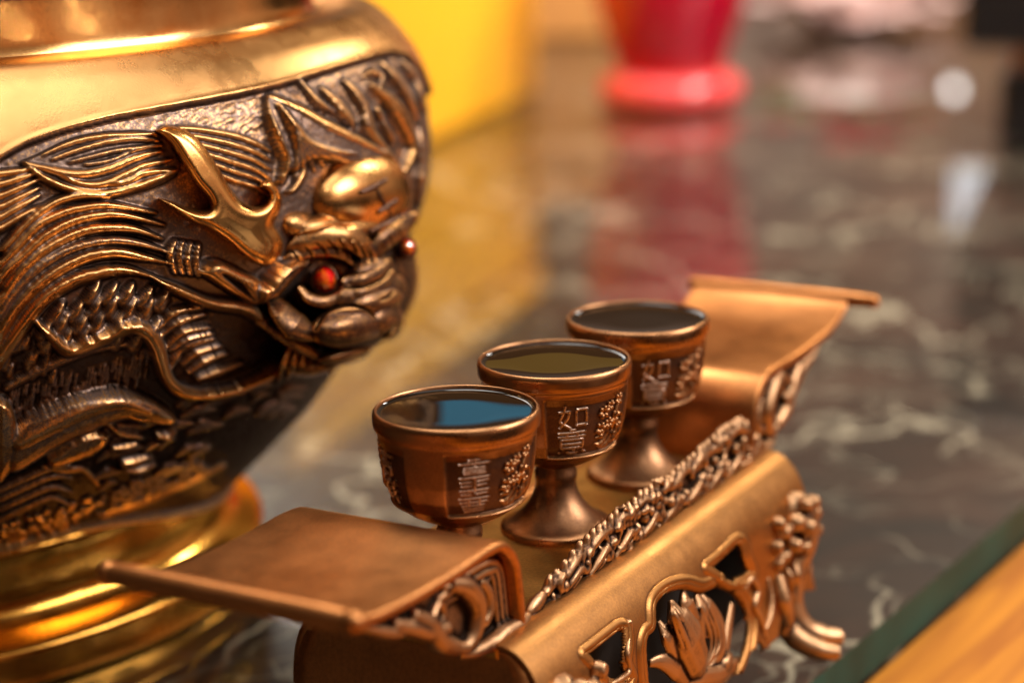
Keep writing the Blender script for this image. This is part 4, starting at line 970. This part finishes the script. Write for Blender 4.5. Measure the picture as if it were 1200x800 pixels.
# jewel eyes
mg, ns, ls, bs = mat('ruby_glass')
bs.inputs['Roughness'].default_value = .10; bs.inputs['IOR'].default_value = 1.5; bs.inputs['Coat Weight'].default_value = .5; bs.inputs['Coat Roughness'].default_value = .02
t = ns.new('ShaderNodeTexCoord'); n = node(ns, 'ShaderNodeTexNoise', i_Scale=260.0); ls.new(t.outputs['Object'], n.inputs['Vector'])
ls.new(mix_rgb(ns, ls, maprange(ns, ls, n.outputs['Fac'], .42, .62), (.95, .004, .008, 1), (1.0, .20, .01, 1)), bs.inputs['Base Color'])  # orange hot spot of the gem painted into its colour
for x, y, d, r in ((380, 328, 4.2, 13.5), (477, 291, 6.0, 9.5)):
    b = MB(); hball(b, x, y, d, r, r * 1.1, 6.0, 10, 10, 7); g_ = b.build('gem_eye', mg, head, smooth=False)
    ring = MB(); k_ = fd(x, d) / FPX
    ring.tube([q_(x + (r + 1) * math.cos(a), y + (r + 2) * 1.08 * math.sin(a), fd(x, d - 1)) for a in np.linspace(0, 2 * math.pi, 25)], .0004, n=8, sm=0)
    ring.build('gem_setting', M_HEAD, head, wear=np.full(ring.n, .3))

# ---------------------------------------------------------------- pierced apron, lotus, railing and legs of the stand
AZ = np.array([z for _, z in [(0, 0)]])
def apron_t(z): 
    zz = [p[0] for p in APROF][::-1]; tt = [p[1] for p in APROF][::-1]
    return np.interp(z, zz, tt)
def on_apron(px, py, off=0.0):
    t_ = 36.0
    for _ in range(40):
        s_, z_ = px_on_t(px, py, t_); t_ = .75 * t_ + .25 * float(apron_t(np.clip(z_, 12, 60.8)))
    s_, z_ = px_on_t(px, py, t_ + off); return L(s_, t_ + off + (.9 if off > -3 else 0), z_)
def sd_poly(x, y, pts, sm=6):
    P = catmull(list(pts) + [pts[0]], sm) if sm else np.array(list(pts) + [pts[0]], float); ins = np.zeros(x.shape, bool); dist = np.full(x.shape, 1e9)
    for k in range(len(P) - 1):
        a, b_ = P[k], P[k + 1]; d = b_ - a
        ins ^= ((a[1] > y) != (b_[1] > y)) & (x < d[0] * (y - a[1]) / (d[1] + 1e-12) + a[0])
        t = np.clip(((x - a[0]) * d[0] + (y - a[1]) * d[1]) / (d @ d + 1e-9), 0, 1); dist = np.minimum(dist, np.hypot(x - a[0] - t * d[0], y - a[1] - t * d[1]))
    return np.where(ins, -dist, dist)
HOLES = [[(680, 765), (700, 749), (724, 733), (729, 750), (727, 774), (733, 794), (712, 799), (694, 780)],
         [(755, 802), (752, 760), (755, 742), (763, 732), (764, 706), (777, 691), (797, 685), (815, 689), (824, 688), (839, 683), (855, 690), (867, 705), (873, 728), (871, 755), (861, 785), (848, 812), (800, 832)],
         [(825, 664), (844, 648), (862, 633), (869, 653), (874, 671), (853, 681)],
         [(690, 812), (722, 806), (735, 830), (715, 850), (685, 845)]]
CUTOUT = [(874, 768), (884, 750), (897, 768), (904, 766), (912, 720), (922, 700), (960, 690), (1100, 690), (1100, 900), (840, 900), (856, 806)]
def make_apron():
    pf = catmull(np.array([(z, t, 0) for z, t in APROF]), 10)[:, :2]; al = np.concatenate([[0], np.cumsum(np.linalg.norm(np.diff(pf, axis=0), axis=1))])
    q_s = np.linspace(0, al[-1], 230); z_ = np.interp(q_s, al, pf[:, 0]); t_p = np.interp(q_s, al, pf[:, 1])
    for _ in range(20): t_p[1:-1] = (t_p[:-2] + t_p[1:-1] + t_p[2:]) / 3; z_[1:-1] = (z_[:-2] + z_[1:-1] + z_[2:]) / 3
    s_ = np.linspace(-86, 96, 800)
    S_, Z_ = np.meshgrid(s_, z_, indexing='ij'); T_ = np.tile(t_p, (len(s_), 1))
    P = np.stack([S_ * .001, -T_ * .001, Z_ * .001], -1)
    ca, sa = SU[:2]; Wp = np.stack([SO[0] + P[..., 0] * SU[0] - P[..., 1] * SV[0], SO[1] + P[..., 0] * SU[1] - P[..., 1] * SV[1], P[..., 2]], -1)
    x, y, _ = project(Wp)
    sds = [sd_poly(x, y, h) for h in HOLES] + [sd_poly(x, y, CUTOUT, 3)]
    sd = np.min(sds, axis=0)
    # move the rim of every hole onto its outline
    gx, gy = np.gradient(sd); h = np.zeros_like(sd); wear = np.full_like(sd, .62)
    for k, s0 in enumerate(sds[:4]):
        d0 = (4.2, 7.5, 4.2, 4.2)[k]
        ridge = np.exp(-((s0 - d0) / 2.0) ** 2) * .9; ridge2 = np.exp(-((s0 - d0 * .35) / 1.3) ** 2) * .5
        h = np.maximum(h, np.maximum(ridge, ridge2)); wear = np.where(ridge + ridge2 > .25, .75, wear)
        groove = np.exp(-((s0 - d0 - 4.0) / 1.5) ** 2); h -= .25 * groove; wear = wear * (1 - .55 * groove)
    P[..., 1] -= h * .001
    keep = (sd[:-1, :-1] + sd[1:, :-1] + sd[1:, 1:] + sd[:-1, 1:]) / 4 > 0
    g2 = gx ** 2 + gy ** 2 + 1e-9; near = np.abs(sd) < 1.1 * np.sqrt(g2)
    du, dv = np.where(near, -sd * gx / g2, 0), np.where(near, -sd * gy / g2, 0)
    P[..., 0] += np.clip(du, -.75, .75) * (s_[1] - s_[0]) * .001; P[..., 2] += np.clip(dv, -.75, .75) * np.gradient(z_)[None, :] * .001; P[..., 1] -= np.clip(dv, -.75, .75) * np.gradient(t_p)[None, :] * .001
    o = fast_grid_obj('apron', P, M_APRON, stand, wear, keep)
    m_ = o.modifiers.new('solid', 'SOLIDIFY'); m_.thickness = .0014; m_.offset = -1
    return o
apron = make_apron()
def ap_tube(b, pts, rad, n=10, sm=6, k=1.0): b.tube([on_apron(x, y, o_) for x, y, o_ in pts], [r * k * .575 / FPX for r in rad], n=n, sm=sm, **({'up': (0, -1, 0), 'flat': .5} if k > 1.1 else {}))
lo_ = MB()
ap_tube(lo_, [(818, 792, 0), (812, 772, 1.5), (802, 748, 2), (790, 722, 1.5), (782, 702, 0)], [6, 15, 17, 12, 3], k=1.75)           # bud
for dx, o_ in ((-7, 3.2), (-1, 4), (5, 3.6), (11, 2.6)):
    ap_tube(lo_, [(817 + dx * .2, 786, o_ - 1), (809 + dx, 764, o_), (799 + dx, 742, o_), (789 + dx * .7, 718, o_ - .5), (782, 704, .5)], [1, 2.4, 2.6, 2.2, .8], k=1.75)
ap_tube(lo_, [(806, 786, -1), (792, 768, .5), (779, 745, .5), (768, 726, -1)], [5, 9, 8, 2], k=1.75); ap_tube(lo_, [(800, 784, 1), (787, 765, 1.5), (774, 744, 1)], [1, 2.5, 1], k=1.75)
ap_tube(lo_, [(808, 728, -1), (800, 706, -.5), (797, 690, -1.5)], [9, 9, 3], k=1.75); ap_tube(lo_, [(818, 745, -1), (818, 716, -.5), (812, 694, -1.5)], [10, 9, 3], k=1.75)
ap_tube(lo_, [(827, 786, -1), (838, 762, 0), (836, 734, 0), (824, 708, -.5), (818, 694, -1.5)], [6, 9, 10, 7, 2], k=1.75)
for dx in (-4, 1, 6): ap_tube(lo_, [(826 + dx * .3, 778, 1), (834 + dx, 756, 1.5), (832 + dx, 734, 1.5), (822 + dx, 710, .8)], [1, 2, 2, 1], k=1.75)
ap_tube(lo_, [(836, 786, -2), (845, 760, -1.5), (850, 730, -1.5), (854, 706, -2)], [5, 7, 6, 4], k=1.75)
ap_tube(lo_, [(757, 776, -1.5), (772, 774, 0), (788, 784, .5), (800, 798, 0)], [3, 6, 8, 5], k=1.75); ap_tube(lo_, [(795, 800, -1), (815, 796, .5), (838, 792, 0), (860, 776, -1.5)], [8, 9, 9, 6], k=1.75)
ap_tube(lo_, [(840, 770, 0), (846, 776, .5), (852, 770, 0)], [5, 8, 5], k=1.75); ap_tube(lo_, [(812, 830, -1), (814, 812, 0), (816, 792, .5)], [8, 8, 8], k=1.75)
sculpt(lo_, 'lotus_medallion', M_CARVE, apron, voxel=.00035, smooth=2, k=1.3, bias=.62)
for strokes_ in (([(734, 742, .4), (731, 765, .8), (734, 784, .8), (724, 794, .8), (712, 801, .6)], [4, 7, 6, 7, 5]), ([(727, 733, .3), (734, 728, .8), (736, 742, .5)], [3, 7, 4])), (
        ([(868, 690, .3), (876, 678, .9), (884, 690, .9), (880, 708, .9), (888, 726, .9), (898, 758, .3)], [6, 9, 10, 10, 9, 3]),
        ([(896, 676, .3), (900, 700, .9), (898, 724, .9), (890, 744, .4)], [5, 9, 8, 3])):
    fr = MB()
    for pts, rad in strokes_: ap_tube(fr, pts, rad, k=.62)
    sculpt(fr, 'scroll_work', M_CARVE, apron, voxel=.0004, smooth=2, k=1.0, bias=.6)
# corner legs: a lion mask on the shoulder and a kicked-out foot
def make_leg(fs, ft):
    b = MB(); c = SM
    q = lambda s, t, z: L(c + fs * (s - 7 - c), ft * (t + 2.5), z)
    if ft < 0: q = lambda s, t, z: L(c + fs * (s - 5 - c), -.82 * t, z)
    if fs < 0: c = SM; q0 = q; q = lambda s, t, z: q0(min(s, 97), t, z)
    if ft < 0:
        b.tube([q(86, 36, 34), q(86, 38, 24), q(86, 41, 16), q(88, 45, 8), q(94, 54, 3.8)], [.003, .0045, .0042, .0044, .0026], n=14)
        return sculpt(b, 'leg', M_CARVE, stand, voxel=.0007, smooth=2, k=1.1, bias=.58)
    b.tube([q(90, 35, 47.5), q(95, 38.5, 44.5), q(95, 40, 36), q(89, 40, 27), q(86, 41, 17), q(87, 44, 9), q(91, 49, 5.0), q(96, 55, 3.8)], [.0050, .0072, .0064, .0048, .0042, .0045, .0042, .0026], n=14)
    b.tube([q(82, 40, 12), q(81, 45, 7), q(83, 52, 3.6), q(86, 58, 2.8)], [.0035, .0040, .0036, .0022], n=12)
    rg = np.random.default_rng(3)
    for (s0, t0, z0, r) in ((80, 40, 43, 3.0), (76, 40, 47, 2.6), (74, 40, 40, 2.6), (75, 40, 34, 2.2), (92, 43, 49, 2.4), (95, 43, 33, 2.2), (85, 42.5, 45, 3.2), (90, 44.5, 42, 3.2), (83, 42.5, 38, 3.0), (88, 44, 36, 2.6), (79, 40.5, 35, 2.4), (98, 43, 48, 2.6), (102, 42, 43, 2.6), (100, 43.5, 38, 2.2)):   # lion mask: cheeks, brow, curls
        b.ball(q(s0, t0, z0), np.eye(3) * r * .001, 10, 7)
        for k in range(4):
            a0 = rg.random() * 6.28; R_ = r * .75
            b.tube([q(s0 + R_ * math.cos(a0 + w * .9) * (1 - .13 * w), t0 + r * .62 + .2 * w, z0 + R_ * math.sin(a0 + w * .9) * (1 - .13 * w)) for w in range(6)], [.0003, .0007, .0008, .0007, .0006, .0003], n=7, sm=3)
    for k in range(5):
        b.tube([q(77 + k * 4.5, 40 + k * .8, 31), q(78 + k * 3.6, 42 + k * .7, 27), q(80 + k * 2.6, 42 + k * .5, 22 - k % 2 * 2)], [.0005, .0012, .0005], n=7, sm=4)
    b.tube([q(76, 40, 30), q(75, 42, 22), q(78, 42.5, 14), q(76, 42, 9)], [.002, .0036, .003, .001], n=9)
    return sculpt(b, 'leg', M_CARVE, stand, voxel=.0006, smooth=2, k=1.1, bias=.58)
for fs in (1, -1):
    for ft in (1, -1): make_leg(fs, ft)
# dragon-and-cloud railing along the front of the deck
FT = 26.0
def make_railing():
    b = MB(); q = lambda s, z, dt=0.0: L(s, FT + dt, z); rg = np.random.default_rng(21)
    top = lambda s: float(np.interp(s, [-66, -58, -45, -33, -20, 0, 25, 45, 62, 76, 86, 94], [62.5, 66, 68.5, 71, 72.4, 73.4, 73.4, 75.3, 76.4, 76.0, 72, 65]))
    b.tube([q(-66, 61.2), q(10, 61.2), q(95, 61.2)], .0013, n=8); b.tube([q(-65, 61, 1.5), q(10, 61, 1.5), q(95, 61, 1.5)], .0009, n=8)
    b.ball(q(-61, 63.6), [L(5.5, 0, 1.4), L(0, 1.8, 0), L(-.5, 0, 2.3)], 14, 9)               # blunt tail
    s_ = np.linspace(-56, 88, 30)
    b.tube([q(s, top(s) - 1.6 + .7 * math.sin(s * .45), .4 * math.sin(s * .9)) for s in s_], [.0014] + [.0019] * 27 + [.0014], n=9, sm=4)   # body along the crest
    s = -54.0
    while s < 88:                                                                         # dorsal spines
        z = top(s); hgt = 1.2 + 1.3 * rg.random()
        b.tube([q(s, z - 1), q(s + .5, z + hgt * .5), q(s + 1.2 + .8 * rg.random(), z + hgt)], [.0014, .0012, .0006], n=7, sm=3); s += 3.0 + 1.8 * rg.random()
    for (hs, hz) in ((-6, 71.5), (18, 72.5), (58, 74)):                                    # heads turned outwards
        b.ball(q(hs, hz, .5), [L(3.2, 0, 1.2), L(0, 2.0, 0), L(-.4, 0, 1.9)], 12, 8); b.ball(q(hs + 3.4, hz + .8, .8), [L(1.9, 0, .5), L(0, 1.5, 0), L(-.2, 0, 1.2)], 10, 7)
        for e in (-1, 1): b.tube([q(hs - 1.5, hz + 1, e), q(hs - 3, hz + 2.6, e * 1.3), q(hs - 4.6, hz + 2.8, e * 1.4)], [.0007, .0006, .0003], n=6, sm=3)
    for i in range(120):                                                                  # clouds, claws and flame curls
        s = -54 + 144 * rg.random(); zt = top(s) - 2; z = 62 + (zt - 62) * rg.random(); dt = .2 + 1.2 * rg.random(); a = rg.random() * 6.28; r = 1.3 + 1.6 * rg.random()
        k = rg.random()
        if k < .55:
            pts = [q(s + r * math.cos(a + j * .9) * (1 - j * .12), z + r * math.sin(a + j * .9) * (1 - j * .12), dt + .1 * j) for j in range(6)]
            b.tube(pts, [.0005, .0011, .0013, .0012, .0010, .0005], n=7, sm=3)
        elif k < .8:
            pts = [q(s, z, dt), q(s + 2.5 * math.cos(a), z + 1.6 * math.sin(a), dt + .6), q(s + 5 * math.cos(a + .5), z + 2.6 * math.sin(a + .5), dt)]
            if pts[2][2] * 1000 < zt + 1.5 and pts[2][2] * 1000 > 60: b.tube(pts, [.0008, .0014, .0006], n=7, sm=3)
        else: b.ball(q(s, z, dt), np.eye(3) * (.0012 + .0009 * rg.random()), 8, 6)
    for j in range(9):                                                                    # long waves low on the rail
        s = -48 + j * 16; b.tube([q(s, 62, 1.2), q(s + 5, 64.5 + .8 * rg.random(), 1.8), q(s + 10, 65.5 + rg.random(), 1.4), q(s + 15, 63, 1.4)], [.0008, .0014, .0014, .0006], n=7, sm=4)
        b.tube([q(s + 2, 62, 1.5), q(s + 6, 63.2, 2.0), q(s + 11, 63.6, 1.6)], [.0004, .0007, .0003], n=7, sm=4)
    sg_ = np.linspace(-57, 90, 120)
    b.grid(np.array([[q(s_k, 60.8, -1.1), q(s_k, top(s_k) - 1.8, -1.1), q(s_k, top(s_k) - 1.2, -.5), q(s_k, top(s_k) - 1.8, .1), q(s_k, 60.8, .1)] for s_k in sg_]), closev=True)   # thin ground the figures stand on
    b.f.append(tuple(b.n - 120 * 5 + k for k in range(5))); b.f.append(tuple(b.n - 5 + k for k in range(5))[::-1])
    return sculpt(b, 'dragon_railing', M_CARVE, stand, voxel=.0004, smooth=2, k=1.3, bias=.38)
make_railing()
